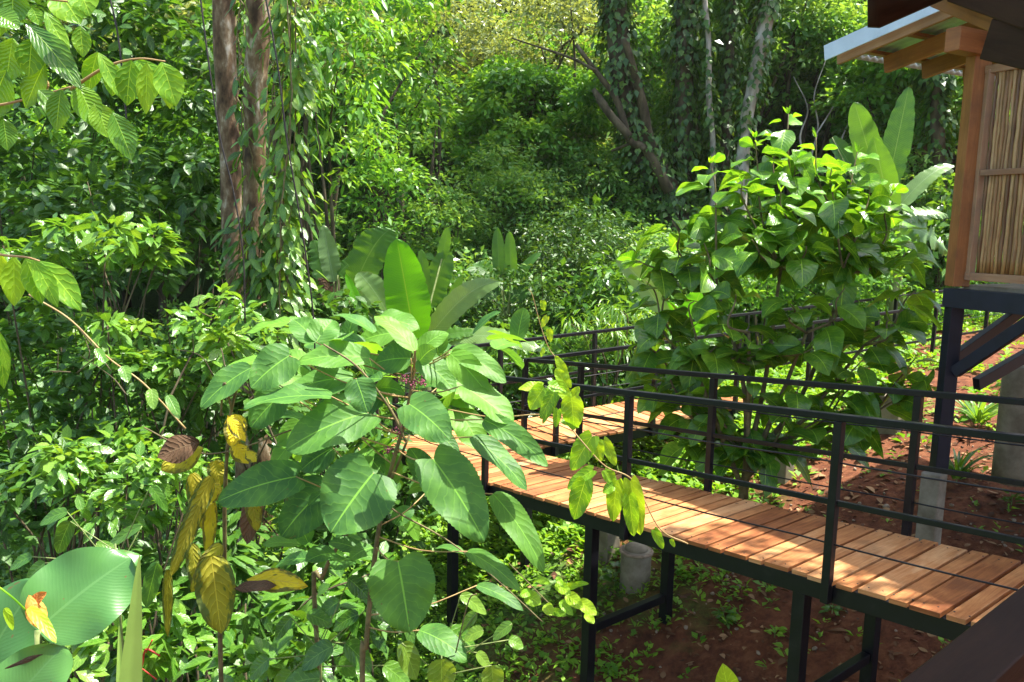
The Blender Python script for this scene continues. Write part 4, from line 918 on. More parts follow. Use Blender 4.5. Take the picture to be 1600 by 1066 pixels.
# wilting plant with yellow and brown drooping leaves
wb = at(345, 1100, 3.5); wb[2] = gz(wb[0], wb[1])-0.1
wp = thing('wilting_plant', wb, 'wilting plant whose long leaves hang yellow, olive and brown', 'plant')
m_ = MB(); WS = spline([at(372, 600, 3.4), at(360, 650, 3.4), at(352, 760, 3.45), at(350, 900, 3.5), at(345, 1050, 3.5), wb], 40); tube(m_, WS, np.linspace(0.006, 0.013, 40), 8, .5, .06)
tube(m_, spline([at(345, 650, 3.35), at(348, 610, 3.35), at(352, 600, 3.35), at(362, 640, 3.38)], 14), 0.005, 7)
tube(m_, spline([at(225, 668, 3.4), at(300, 705, 3.4), at(360, 705, 3.4), at(455, 672, 3.4)], 20), 0.0035, 7)
m_.build('stem', 'stem', wp)
for (x0, y0, x1, y1, w_, Y0, Y1, fc, mt, kind, r) in [
  (372, 648, 362, 698, 46, 3.2, 3.15, .9, 'yellow', 'ovate', .95), (362, 690, 388, 725, 30, 3.22, 3.2, .8, 'yellow', 'elliptic', .9), (355, 650, 384, 690, 22, 3.15, 3.1, .8, 'yellow', 'elliptic', 1),
  (385, 705, 400, 722, 20, 3.2, 3.15, .7, 'yellow', 'elliptic', .8), (312, 690, 246, 715, 44, 3.3, 3.2, .8, 'dead', 'elliptic', .2), (318, 700, 252, 735, 44, 3.34, 3.28, .8, 'yellow', 'elliptic', .3),
  (330, 745, 285, 850, 40, 3.35, 3.3, .8, 'olive', 'ovate', .8), (345, 760, 300, 800, 34, 3.4, 3.35, .8, 'yellow', 'ovate', .5), (310, 790, 268, 900, 36, 3.3, 3.25, .8, 'olive', 'ovate', .6),
  (330, 870, 345, 990, 82, 3.25, 3.2, .85, 'olive', 'ovate', .5), (345, 850, 300, 925, 40, 3.3, 3.25, .8, 'yellow', 'ovate', .2), 
  (262, 890, 262, 995, 22, 3.3, 3.3, .8, 'olive', 'ovate', .2),  (400, 770, 385, 850, 44, 3.4, 3.4, .8, 'dead', 'ovate', .9),
  (392, 775, 402, 830, 34, 3.36, 3.36, .8, 'yellow', 'ovate', .1), (385, 905, 480, 915, 38, 3.2, 3.1, .75, 'yellow', 'elliptic', .95), (365, 920, 432, 915, 20, 3.15, 3.12, .5, 'dead', 'elliptic', .4),
  (335, 720, 345, 760, 40, 3.5, 3.5, .8, 'olive', 'ovate', .9), (300, 740, 320, 830, 40, 3.5, 3.5, .8, 'olive', 'ovate', 1),
  (300, 850, 310, 930, 34, 3.45, 3.4, .8, 'olive', 'ovate', .3), (245, 880, 228, 950, 36, 3.5, 3.5, .8, 'hairy', 'ovate', .2), (330, 780, 325, 870, 30, 3.42, 3.4, .8, 'yellow', 'ovate', .6)]:
    m_ = MB(); hero(m_, x0, y0, x1, y1, w_, Y0, Y1, kind, fc, 0.15, nu=20, nh=4, fold=0.25, wave=0.09, serr=0.015, r=r, curlv=0.25); lf = m_.build('leaf', mt, wp)
    lab = {'yellow': 'bright yellow leaf', 'dead': 'shrivelled brown leaf', 'olive': 'fading olive leaf'}.get(mt)
    if lab: lf['label'] = lab

# twining vine with round yellow-green leaves in front of the boardwalk
vb = at(770, 652, 3.25)
vn = thing('twining_vine', vb, 'twining vine with heart-shaped yellow-green leaves hanging in front of the boardwalk', 'vine')
m_ = MB(); VS = spline([at(700, 640, 3.3), at(770, 652, 3.2), at(835, 648, 3.1), at(876, 652, 3.05), at(905, 685, 3.0), at(945, 728, 3.0), at(990, 752, 3.0), at(1030, 825, 3.0), at(1075, 850, 3.0)], 60); tube(m_, VS, 0.0028, 6)
tube(m_, spline([at(880, 655, 3.05), at(884, 600, 3.05), at(872, 565, 3.05), at(858, 545, 3.05), at(845, 510, 3.05), at(832, 462, 3.05), at(826, 452, 3.05)], 30), np.linspace(.0025, .0012, 30), 6)
m_.build('stem', 'tanstem', vn)
for (x0, y0, x1, y1, w_, fc, r) in [
  (884, 590, 868, 556, 18, .6, .9), (886, 605, 868, 576, 24, .7, .8), (888, 622, 864, 596, 22, .7, .9), (890, 628, 905, 604, 18, .7, .8), (893, 622, 897, 672, 42, .85, .75), (880, 655, 905, 668, 22, .5, .3),
  (846, 604, 810, 608, 18, .5, 1), (850, 606, 828, 640, 36, .8, .6), (866, 612, 845, 655, 24, .6, .1), (872, 615, 848, 662, 18, .4, .1), (872, 640, 868, 668, 16, .6, .5), (858, 602, 885, 612, 20, .5, .4),
  (925, 682, 893, 735, 42, .8, .55), (932, 690, 938, 722, 24, .8, .8), (943, 688, 962, 728, 22, .75, .8), (945, 735, 962, 760, 24, .7, .6), (926, 735, 886, 765, 26, .6, .5), (914, 752, 897, 812, 42, .85, .35),
  (958, 760, 942, 770, 20, .6, .6), (963, 752, 958, 815, 34, .85, .75), (985, 752, 1000, 836, 38, .85, .9), (983, 775, 990, 838, 30, .8, .6), (1022, 828, 1036, 858, 18, .8, .4), (1048, 843, 1054, 855, 9, .8, .7),
  (848, 470, 850, 486, 12, .7, .8), (855, 495, 846, 512, 12, .7, 1), (858, 515, 860, 535, 13, .7, .9), (850, 545, 845, 558, 8, .7, .7)]:
    m_ = MB(); hero(m_, x0, y0, x1, y1, w_*1.1, 3.0+rng.uniform(-.05, .05), None, 'heart', fc, 0.2, nu=16, nh=4, fold=0.18, wave=0.05, serr=0.02, r=r); m_.build('leaf', 'vine', vn)

# low arching branch with young leaves
lb = at(600, 800, 3.4)
lo_ = thing('arching_branch', lb, 'thin arching branch with yellow-green young leaves low in front of the boardwalk leg', 'branch')
m_ = MB(); LS = spline([at(585, 772, 3.4), at(620, 800, 3.3), at(700, 845, 3.2), at(775, 905, 3.1), at(848, 972, 3.0)], 40); tube(m_, LS, np.linspace(0.005, 0.002, 40), 7)
tube(m_, spline([at(795, 880, 3.1), at(840, 925, 3.05), at(880, 965, 3.0)], 14), 0.0018, 6); tube(m_, spline([at(712, 1020, 3.2), at(732, 940, 3.2), at(745, 928, 3.2)], 14), 0.003, 6); m_.build('stem', 'stem', lo_)
m_ = MB()
for (x0, y0, x1, y1, w_, r) in [(838, 905, 860, 912, 14, .6), (820, 930, 845, 945, 28, .7), (830, 925, 812, 932, 16, .5), (852, 945, 862, 962, 22, .9), (880, 920, 905, 915, 14, .7), (885, 930, 910, 950, 26, .9), (905, 940, 932, 962, 26, .95), (868, 912, 892, 930, 22, .8), (895, 915, 920, 912, 10, .5), (860, 955, 885, 962, 16, .4), (915, 958, 928, 975, 18, .9), (875, 940, 895, 962, 18, .5), (870, 902, 880, 918, 12, .6)]:
    hero(m_, x0, y0, x1, y1, w_*1.1, 3.0, 2.95, 'ovate', .8, .25, nu=12, nh=3, wave=.05, serr=.02, r=r)
m_.build('foliage', 'vine', lo_)

# medium-leaved seedling group along the bottom edge
def lowplant(name, label, cx, cy, Y, items, mat, kind='ovate', cat='plant'):
    b = at(cx, cy, Y); b[2] = gz(b[0], b[1])-0.05; o = thing(name, b, label, cat); m_ = MB(); s_ = MB()
    hub = at(cx, cy, Y); tube(s_, spline([b, (b+hub)/2+V(.03, 0, 0), hub], 14), np.linspace(.012, .005, 14), 7)
    for (x0, y0, x1, y1, w_, r) in items:
        p, t = hero(m_, x0, y0, x1, y1, w_*1.08, Y+rng.uniform(-.12, .12), None, kind, .65, .35, nu=16, nh=4, serr=.015, wave=.03, r=r, fold=.15); thin(s_, hub+V(0, 0, rng.uniform(-.15, 0)), p, .0026)
    s_.build('stem', 'gstem', o); m_.build('foliage', mat, o); return o
lowplant('broad_seedling', 'seedling with rounded toothed leaves at the bottom edge left of the boardwalk leg', 690, 1010, 3.3,
  [(628, 1005, 650, 1062, 44, .9), (690, 1030, 690, 1085, 58, 1), (768, 1040, 772, 1085, 46, 1), (720, 930, 760, 960, 26, .8), (745, 958, 722, 985, 24, .7), (800, 975, 770, 1000, 24, .6), (795, 1000, 818, 1012, 24, .6), (755, 985, 725, 1000, 26, .8), (745, 1020, 765, 1045, 22, .9), (700, 985, 742, 1015, 40, .5)], 'pale')
lowplant('broad_seedling', 'leafy seedling with overlapping ovate leaves at the bottom centre-left', 500, 1000, 3.5,
  [(520, 1010, 470, 1045, 44, .4), (540, 1005, 580, 1050, 44, .5), (500, 1060, 440, 1075, 50, .7), (560, 960, 520, 985, 30, .2), (575, 950, 612, 968, 34, .2), (480, 960, 520, 978, 30, .6), (455, 965, 430, 1000, 28, .3), (545, 905, 575, 935, 36, .1), (600, 1040, 640, 1075, 40, .8), (420, 1030, 390, 1060, 36, .6), (455, 1050, 430, 1090, 40, .9), (530, 940, 500, 965, 34, .5)], 'shrub')
lowplant('broad_seedling', 'small plant with pointed leaves left of the wilting leaves', 180, 850, 3.6,
  [(222, 822, 162, 862, 22, .7), (110, 815, 90, 865, 34, .3), (105, 800, 62, 820, 26, .6), (150, 850, 185, 862, 18, .9), (235, 760, 262, 800, 20, .4), (70, 880, 40, 910, 26, .5), (50, 870, 15, 890, 24, .5)], 'shrub')
m_ = MB(); hero(m_, 1143, 1100, 1129, 1037, 40, 2.4, 2.4, 'elliptic', .8, -.1, nu=14, nh=4, r=.9); o = m_.build('leaf_shoot', 'vine', None, origin=at(1143, 1100, 2.4)); tag(o, 'single bright green leaf tip poking up at the bottom edge', 'leaf')

# paddle-leaved plant at the lower left corner, dead leaf caught on it
pb = at(-60, 1130, 2.6); pb[2] = gz(pb[0], pb[1])
pdl = thing('paddle_leaved_plant', pb, 'plant with very large paddle-shaped leaves filling the lower left corner', 'plant')
for (x0, y0, x1, y1, w_, Y0, Y1, fc, r, kd) in [(58, 985, 205, 872, 150, 2.5, 2.7, .8, .3, 'banana'), (130, 905, 222, 868, 60, 2.75, 2.9, .6, .7, 'ovate'), (-60, 1100, 62, 905, 120, 2.6, 2.75, .7, .1, 'banana'), (-20, 1150, 100, 1010, 120, 2.4, 2.5, .7, .8, 'banana')]:
    m_ = MB(); hero(m_, x0, y0, x1, y1, w_, Y0, Y1, kd, fc, .2, nu=30, nh=6, fold=.1, wave=.06, serr=0, r=r); m_.build('leaf', 'aroid', pdl)
m_ = MB(); thin(m_, pb, at(60, 985, 2.5), .012, .02); thin(m_, pb, at(-60, 1100, 2.6), .012, .02); m_.build('stem', 'gstem', pdl)
m_ = MB(); hero(m_, 45, 930, 68, 985, 30, 2.4, 2.36, 'elliptic', .8, .2, nu=14, nh=4, curlv=.5, wave=.06, r=.9); hero(m_, 45, 950, 72, 925, 18, 2.4, 2.4, 'elliptic', .6, .2, nu=12, nh=3, wave=.08, r=.2)
tag(m_.build('orange_leaf', 'orange', None, origin=at(55, 950, 2.4)), 'curled orange dead leaf caught on the large paddle leaf', 'leaf')
m_ = MB(); tube(m_, spline([at(-20, 905, 2.35), at(15, 930, 2.36), at(42, 955, 2.38)], 10), .003, 6); hero(m_, 45, 950, 88, 1005, 26, 2.36, 2.3, 'ovate', .6, .4, nu=14, nh=3, r=.9); hero(m_, 8, 950, 20, 985, 16, 2.36, 2.36, 'ovate', .6, .4, r=1)
tag(m_.build('leafy_twig', 'vine', None, origin=at(0, 930, 2.36)), 'short leafy twig lying over the paddle leaf at the left edge', 'twig')
m_ = MB(); hero(m_, 8, 1045, 68, 1022, 9, 2.35, 2.3, 'elliptic', .7, .1, wave=.1, curlv=.6, r=.6); tag(m_.build('dry_leaf', 'dead', None, origin=at(40, 1030, 2.33)), 'narrow dry brown leaf lying on the lowest paddle leaf', 'leaf')
# strap leaf standing upright
sb = at(200, 1120, 2.7); sb[2] = gz(sb[0], sb[1]); sp_ = thing('strap_leaved_plant', sb, 'pale striped strap-like blade standing upright beside the paddle leaf', 'plant')
m_ = MB(); hero(m_, 200, 1120, 218, 866, 44, 2.2, 2.25, 'strap', .97, 0.0, nu=30, nh=4, fold=.14, wave=0, serr=0, r=1); m_.build('leaf', 'strap', sp_)
m_ = MB(); hero(m_, 190, 1120, 186, 975, 20, 2.25, 2.3, 'strap', .8, 0, nu=20, nh=3, fold=.5, wave=0, serr=0, r=.5); m_.build('leaf', 'strap', sp_)
m_ = MB(); tube(m_, spline([sb, at(200, 1120, 2.6)], 6), .015, 8); m_.build('stem', 'gstem', sp_)
m_ = MB(); tube(m_, spline([at(210, 1080, 3.2), at(222, 1040, 3.2), at(228, 1015, 3.2), at(250, 1025, 3.2)], 16), .004, 7); tube(m_, spline([at(222, 1045, 3.2), at(245, 1062, 3.2)], 8), .003, 7); tube(m_, spline([at(228, 1020, 3.2), at(238, 1000, 3.2)], 8), .003, 7)
tag(m_.build('fruit_stalk', 'red', None, origin=at(225, 1040, 3.2)), 'small branched red stalk in the undergrowth beside the strap leaf', 'stalk')

# overhanging branches with hanging leaves, left
def hang(label, stem_sets, items, Y, mats, wsc=1.1):
    b = at(*stem_sets[0][0], Y); o = thing('overhanging_branch', b, label, 'branch'); m_ = MB()
    for s_ in stem_sets: tube(m_, spline([at(x, y, Y) for x, y in s_], 26), np.linspace(.0045, .002, 26), 7)
    m_.build('twig', 'tanstem', o)
    for (x0, y0, x1, y1, w_, fc, mt, r) in items:
        m_ = MB(); hero(m_, x0, y0, x1, y1, w_*wsc, Y+rng.uniform(-.06, .06), None, 'elliptic', fc, .3, nu=20, nh=4, fold=.2, wave=.03, serr=0, r=r); m_.build('leaf', mt, o)
hang('leafy branch with ribbed bright green leaves reaching in at the top left corner', [[(-60, 170), (0, 164), (60, 150), (110, 136)], [(110, 140), (165, 105), (215, 92), (258, 96)], [(-40, -60), (30, -10), (85, 0), (130, 5)], [(60, 150), (75, 135), (70, 120)]],
 [(40, 36, 127, 140, 36, .7, 'broad', .1), (85, -20, 125, 38, 50, .7, 'vine', .3), (120, -25, 140, 25, 40, .7, 'vine', .4), (70, 18, 108, 92, 22, .6, 'vine', .2), (50, 12, 62, 40, 20, .7, 'vine', .2), (-15, 20, 32, 45, 30, .6, 'broad', .3),
  (152, 82, 138, 142, 26, .7, 'vine', .3), (154, 82, 190, 155, 22, .7, 'vine', .3), (180, 100, 175, 150, 26, .7, 'vine', .2), (205, 94, 198, 165, 34, .8, 'vine', .15), (216, 93, 243, 153, 42, .8, 'vine', .35), (252, 97, 275, 166, 40, .8, 'vine', .45),
  (230, 98, 228, 178, 26, .7, 'vine', .7), (262, 105, 266, 170, 26, .7, 'vine', .8), (176, 176, 206, 250, 36, .8, 'broad', .6), (150, 160, 168, 215, 34, .7, 'broad', .9), (120, 130, 150, 200, 38, .7, 'broad', .8), (95, 140, 88, 205, 30, .7, 'broad', .6),
  (20, 60, 10, 130, 40, .7, 'broad', .85), (50, 60, 45, 120, 36, .7, 'vine', .05), (10, 110, -20, 190, 46, .7, 'broad', .6), (70, 100, 40, 170, 30, .7, 'broad', .7), (5, 185, 12, 235, 30, .7, 'broad', .4), (20, -20, 20, 40, 40, .7, 'broad', .6), (-10, -10, -5, 60, 40, .7, 'vine', .1), (60, 140, 100, 190, 30, .7, 'shrub', .9), (125, 40, 130, 90, 24, .7, 'vine', .1)], 2.15, None)
hang('drooping spray of ribbed yellow-green leaves at the left edge', [[(-60, 385), (0, 398), (40, 402), (62, 408)]],
 [(2, 398, -8, 450, 30, .8, 'vine', .8), (22, 401, 22, 478, 32, .8, 'vine', .7), (40, 403, 66, 474, 32, .8, 'vine', .3), (62, 408, 127, 486, 38, .8, 'vine', .25), (50, 404, 90, 480, 26, .8, 'vine', .3), (-15, 395, -30, 450, 30, .8, 'vine', .9)], 2.1, None)
hang('leaf tips hanging at the left edge above the shaded shrub', [[(-60, 505), (-20, 510), (0, 520)]], [(0, 520, 6, 608, 22, .8, 'vine', .2), (-8, 515, -6, 590, 22, .8, 'vine', .5), (3, 545, 12, 580, 12, .6, 'vine', .6)], 2.1, None)
m_ = MB(); 
for (x0, y0, x1, y1, w_, r) in [(192, 572, 200, 598, 22, .5), (236, 608, 240, 640, 22, .7), (262, 618, 280, 655, 20, .5), (150, 545, 165, 568, 16, .5)]: hero(m_, x0, y0, x1, y1, w_*1.1, 4.15, 4.1, 'ovate', .7, .3, r=r, nu=10, nh=3)
tag(m_.build('twig_leaves', 'pale', None, origin=at(236, 608, 4.15)), 'few pale round leaves along the pale twig', 'leaf')

# ---- banana plants
def banana(label, foot, Y, items, stems_=((0, 0),), mat='banana', group=None):
    f = at(foot[0], foot[1], Y); b = V(f[0], f[1], gz(f[0], f[1])-0.05); o = thing('banana_plant', b, label, 'banana plant', group)
    m_ = MB()
    for dx, dy in stems_: m_ = MB(); tube(m_, spline([b+V(dx, dy, 0), (b+f)/2+V(dx*.7, dy, 0), f+V(dx*.4, dy, 0)], 14), np.linspace(.13, .05, 14), 14, .5, .02); m_.build('pseudostem', 'pseudo', o)
    for it in items:
        x0, y0, x1, y1, w_, dY0, dY1, fc, r = it[:9]; tr = max(.05, 1.6*it[9]) if len(it) > 9 else .12; dr = it[10] if len(it) > 10 else .25; mt = it[11] if len(it) > 11 else mat
        m_ = MB(); p, t = hero(m_, x0, y0, x1, y1, w_*1.05, Y+dY0, Y+dY1, 'banana', fc, dr, nu=34, nh=4, fold=.14, wave=.02, serr=0, r=r, tear=tr); lf = m_.build('leaf', mt, o)
        pm = MB(); thin(pm, f+V(0, 0, rng.uniform(-.2, .0)), p, .022, .02, 10, .012); pm.build('leaf_stalk', 'gstem', o)
    return o
banana('banana plant with one broad upright glowing leaf behind the big-leaved shrub', (640, 570), 10.6,
 [(648, 530, 620, 374, 66, -.6, -.7, .95, .6, .02, .05, 'bglow'), (668, 530, 780, 440, 38, -.4, -.6, .6, .3, .03, .5, 'bpale'), (607, 492, 560, 426, 44, -.2, -.3, .7, .3, .04, .3, 'bpale'), (590, 535, 540, 445, 38, -.5, -.6, .7, .2, .02, .2, 'bpale'), (580, 530, 540, 428, 17, -.8, -.9, .5, 1, .02, .1, 'bglow'),
  (555, 445, 612, 358, 56, .9, .9, .6, .6, .08, .5), (690, 515, 722, 430, 16, .4, .4, .5, .9, .02), (672, 478, 700, 390, 40, .8, .8, .8, .6, .05, .2), (690, 405, 700, 355, 18, .8, .8, .6, .9, .03, -.1), (665, 460, 658, 390, 20, .7, .7, .7, .8, .05, .1),
  (690, 532, 852, 550, 28, -.5, -.9, .6, .3, .12, .45, 'bpale'), (652, 545, 742, 520, 24, -.4, -.6, .5, .6, .1, .4), (600, 560, 640, 508, 20, -.5, -.5, .5, .6), (560, 520, 530, 470, 24, .3, .3, .6, .2)], ((0, 0), (.35, .4)))
banana('banana plant with pale folded leaves at the left of the clump', (520, 520), 11.6, [(522, 440, 505, 352, 30, 0, 0, .8, .1, .06, -.1, 'bpale'), (510, 450, 490, 375, 34, 0, 0, .8, .2, .1), (528, 430, 560, 400, 20, 0, 0, .5, .4, .1), (520, 470, 500, 430, 24, 0, 0, .6, .3, .1, .6, 'dead')])
banana('small banana plant with two upright leaves in front of the dark bushes', (790, 500), 13.0, [(780, 430, 777, 356, 20, 0, 0, .9, .2, .02, 0), (799, 435, 796, 362, 20, 0, 0, .9, .8, .02, 0), (786, 442, 788, 382, 22, .1, .1, .9, .6, .02, 0), (785, 455, 728, 420, 36, .2, .1, .5, .3, .06, .7), (800, 450, 845, 395, 14, .1, .1, .4, .4, .03, .4), (775, 465, 742, 452, 30, 0, 0, .5, .1, .06, .6), (795, 470, 830, 450, 26, 0, 0, .5, .2)])
banana('banana plant with yellow-green leaves behind the far handrail, left of the bush', (1062, 560), 12.2, [(1042, 498, 964, 404, 32, -.3, -.6, .7, .3, .04, .35, 'bpale'), (1055, 520, 1040, 470, 34, 0, 0, .8, 1, .03, .1, 'bglow'), (1070, 520, 1096, 452, 46, 0, -.1, .85, 1, .04, .1, 'bglow'), (1050, 545, 982, 528, 24, -.4, -.6, .5, .5, .06, .5), (1085, 540, 1130, 470, 40, .2, .2, .8, .9, .04), (1060, 560, 1100, 600, 30, -.2, -.3, .6, .9, .05), (1045, 560, 1000, 575, 24, -.2, -.3, .6, .6, .05), (1075, 550, 1065, 610, 34, -.3, -.3, .7, 1, .05, .5, 'bglow')])
banana('tall banana plant with upright and tattered leaves beside the cabin post', (1400, 400), 13.8, [(1372, 290, 1335, 160, 42, 0, 0, .8, .7, .03, .05), (1385, 300, 1420, 136, 40, .1, .1, .8, .1, .06, -.05), (1392, 340, 1365, 215, 40, -.2, -.2, .8, .8, .03, .1), (1400, 330, 1490, 258, 26, 0, 0, .5, .3, .06, .5, 'bpale'), (1405, 345, 1480, 335, 30, 0, 0, .5, .2, .22, .5, 'bpale'), (1400, 350, 1482, 395, 40, -.1, -.2, .7, .2, .25, .6, 'bpale'), (1395, 350, 1330, 330, 34, 0, 0, .5, .5, .08, .6), (1300, 215, 1345, 290, 24, .3, .2, .6, .1, .1, .3), (1405, 360, 1440, 440, 40, -.2, -.2, .7, .6, .15, .5), (1390, 360, 1360, 420, 36, -.2, -.2, .6, .5, .1, .5)], ((0, 0), (.3, .2)))

# ---- the broad-leaved bush between the boardwalks
bb = gpt(1165, 942); bb = V(2.15, 6.95, gz(2.15, 6.95)-.05)
br = thing('broad_leaved_bush', bb, 'large bush with big glossy oval leaves and yellow young tips between the two boardwalks', 'bush')
TG = [(1232, 178, 7.9), (1180, 215, 7.7), (1110, 255, 7.5), (1275, 215, 8.0), (1340, 238, 8.1), (1160, 285, 7.3), (1395, 300, 8.0), (1220, 300, 7.3), (1300, 300, 7.5), (990, 405, 7.6), (1050, 345, 7.5), (1030, 430, 7.6), (1100, 380, 7.2), (1175, 375, 7.0), (1260, 385, 7.0),
      (1340, 370, 7.3), (1415, 395, 7.6), (1430, 455, 7.3), (1085, 470, 7.2), (1150, 460, 6.9), (1235, 475, 6.8), (1320, 450, 7.0), (1390, 500, 7.0), (1060, 545, 7.3), (1120, 540, 7.0), (1190, 545, 6.8), (1270, 545, 6.8), (1350, 560, 6.9), (1430, 560, 7.0), (1460, 590, 6.9),
      (1020, 600, 7.3), (1250, 600, 6.7), (1100, 610, 7.0), (1180, 600, 6.9), (1340, 600, 6.9), (1010, 540, 7.4), (1060, 690, 7.2), (1140, 715, 6.9), (1385, 520, 7.4), (1210, 240, 7.9), (1245, 250, 7.8), (1140, 330, 7.5), (1300, 260, 8.0), (1360, 290, 8.0), (1010, 440, 7.7), (1060, 395, 7.6)]
m_ = MB(); fo = MB(); yo = MB(); mt_ = bb+V(0, 0, 1.15)
tube(m_, spline([bb, bb+V(-.03, .02, .5), mt_], 10), np.linspace(.045, .035, 10), 10, .5, .05)
LB = [at(x, y, Y) for x, y, Y in ((1080, 560, 7.2), (1170, 520, 6.9), (1260, 520, 7.0), (1350, 540, 7.1), (1220, 420, 7.3), (1120, 450, 7.3), (1320, 430, 7.4))]
for l_ in LB: tube(m_, spline([mt_-V(0, 0, rng.uniform(0, .5)), mt_+(l_-mt_)*V(.5, .5, .4)+rng.normal(0, .05, 3), l_], 12), np.linspace(.028, .013, 12), 8, .5, .04)
for k_, (x, y, Y) in enumerate(TG):
    e = at(x, y, Y); h_ = e[2]-bb[2]
    cd = [l_ for l_ in LB if l_[2] < e[2]-.12] or [mt_]; s0 = min(cd, key=lambda l_: np.linalg.norm(l_-e))
    pth = spline([s0, s0+(e-s0)*V(.6, .6, .4)+rng.normal(0, .07, 3), s0+(e-s0)*V(.85, .85, .78)+rng.normal(0, .03, 3), e], 24)
    tube(m_, pth, np.linspace(.013, .005, 24), 7)
    nl = int(np.clip(np.linalg.norm(e-s0)/.062, 8, 19)); ts = np.linspace(.06, .985, nl)
    P_ = np.array([pth[min(23, int(t*23))] for t in ts])+rng.normal(0, .012, (nl, 3)); an = k_+np.arange(nl)*2.4+rng.normal(0, .3, nl)
    d = np.stack([np.cos(an), np.sin(an), rng.normal(.15, .35, nl)], -1); P_ = P_+d*.05
    L = rng.uniform(.27, .42, nl)*np.where(ts > .93, .7, 1); top = y < 330 or x < 1010
    yg = (ts > .87) & (np.full(nl, top) | (rng.random(nl) < .3))
    n_ = V(0, -.15, 1)+rng.standard_normal((nl, 3))*.5
    r = rng.random(nl)*.6+.4*np.clip((ts-.5)*2, 0, 1)*(1 if top else .6)
    a_ = ~yg; leaves(fo, P_[a_], d[a_], n_[a_], L[a_], L[a_]*.66, 'elliptic', nu=12, nh=3, fold=rng.uniform(.05, .3, a_.sum()), droop=rng.uniform(.25, 1.1, a_.sum()), wave=.04, r=r[a_])
    if yg.any(): leaves(yo, P_[yg], d[yg]+V(0, 0, .3), n_[yg], L[yg]*.68, L[yg]*.38, 'elliptic', nu=10, nh=3, fold=.25, droop=.4, wave=.04, r=rng.random(yg.sum())*.6)
    ny = 4 if top else 0
    if ny: leaves(yo, np.repeat(e[None], ny, 0), rball(ny)*.6+V(0, 0, .9), rball(ny)+V(0, 0, .3), rng.uniform(.08, .15, ny), rng.uniform(.03, .05, ny), 'lance', nu=8, nh=2, fold=.3, droop=.2)
m_.build('stem', 'stem', br); fo.build('foliage', 'broad', br); yo.build('young_foliage', 'young', br)

# ---- ground cover, litter, stones
def sample_ground(n, x0, x1, y0, y1): x = rng.uniform(x0, x1, n); y = rng.uniform(y0, y1, n); return x, y
x, y = sample_ground(42000, -3.5, 10.5, 4.2, 17)
g_ = noise2(x*1.9, y*1.7)*.35+(y*.26-x*.36-.9)+0.4*(y > 8.2+.25*np.sin(x*3))
keep = rng.random(len(x)) < np.clip(g_, .035, 1)*.9
x, y = x[keep], y[keep]; z = ground(x, y); n = len(x); m_ = MB()
for j in range(6):
    an = rng.random(n)*6.28; d = np.stack([np.cos(an), np.sin(an), rng.uniform(.1, 1.1, n)], -1); L = rng.uniform(.035, .10, n)*(1+.5*(y > 8)); bp = np.stack([x, y, z], -1)+d*.02+V(0, 0, 1)*rng.uniform(0, .07, n)[:, None]
    fast(m_, bp, d, V(0, 0, 1)+rng.standard_normal((n, 3))*.3, L, L*rng.choice([.2, .5, .6], n))
tag(m_.build('ground_cover', 'weed'), 'low weeds and grass spreading over the earth under the boardwalks', None, None, 'stuff')
x, y = sample_ground(5200, -.5, 6, 4, 10.5); n = len(x); m_ = MB()
bp = np.stack([x, y, ground(x, y)+.012], -1); an = rng.random(n)*6.28; L = rng.uniform(.03, .10, n)*np.where(rng.random(n) < .1, 1.5, 1)
leaves(m_, bp, np.stack([np.cos(an), np.sin(an), rng.uniform(-.1, .35, n)], -1), V(0, 0, 1)+rng.standard_normal((n, 3))*.35, L, L*rng.uniform(.3, .6, n), 'elliptic', nu=4, nh=1, fold=rng.uniform(-.4, .6, n), droop=rng.uniform(-.2, .7, n))
tag(m_.build('leaf_litter', 'litter'), 'dry brown fallen leaves scattered over the red earth', None, None, 'stuff')
m_ = MB()
for i in range(420):
    px, py = rng.uniform(.3, 5.5), rng.uniform(4.2, 10); s = rng.uniform(.006, .022)*(1.8 if rng.random() < .06 else 1); c = V(px, py, gz(px, py)+s*.4); a = rng.standard_normal(3); a[2] *= .3; a = nz(a)*s
    tube(m_, [c-a, c-a*.6, c, c+a*.6, c+a], np.array([.3, .8, 1, .75, .3])*s*rng.uniform(.6, 1), 7, rng.random(), .12)
tag(m_.build('gravel', 'stone'), 'small pale stones scattered over the red earth', None, None, 'stuff')
def tuft(label, px, py, n, leaf, mat='weed', asp=.5, up=.6, name='weed', hgt=.15, Y=None, kind='ovate', cat='weed'):
    b = gpt(px, py) if Y is None else at(px, py, Y); b = V(b[0], b[1], gz(b[0], b[1])); o = thing(name, b, label, cat); an = np.arange(n)*2.4; hh = rng.uniform(.1, 1, n)*hgt
    d = np.stack([np.cos(an), np.sin(an), np.full(n, up)+rng.normal(0, .15, n)], -1); L = leaf*rng.uniform(.6, 1.2, n); P_ = b+np.stack([np.cos(an)*.03, np.sin(an)*.03, hh], -1)
    m_ = MB(); leaves(m_, P_, d, V(0, 0, 1)+rng.standard_normal((n, 3))*.25, L, L*asp, kind, nu=10, nh=2, droop=.6, fold=.2); m_.build('foliage', mat, o)
    m_ = MB(); tube(m_, [b-V(0, 0, .05), b+V(0, 0, hgt*.6), b+V(0, 0, hgt)], [.006, .004, .002], 6); m_.build('stem', 'gstem', o)
tuft('seedling with dark leaves beside the round footing', 960, 920, 16, .17, 'shrub', hgt=.22)
tuft('green weed between the legs of the near boardwalk', 955, 878, 18, .12, 'weed', hgt=.2)
tuft('spreading weed on red soil under the middle of the near boardwalk', 1130, 975, 24, .12, 'shrub', hgt=.1, up=.3)
tuft('small weed at the foot of the left boardwalk leg pair', 885, 1040, 18, .11, 'weed', hgt=.1)
tuft('small weed on the red soil near the bottom centre', 950, 1058, 14, .10, 'weed', hgt=.08)
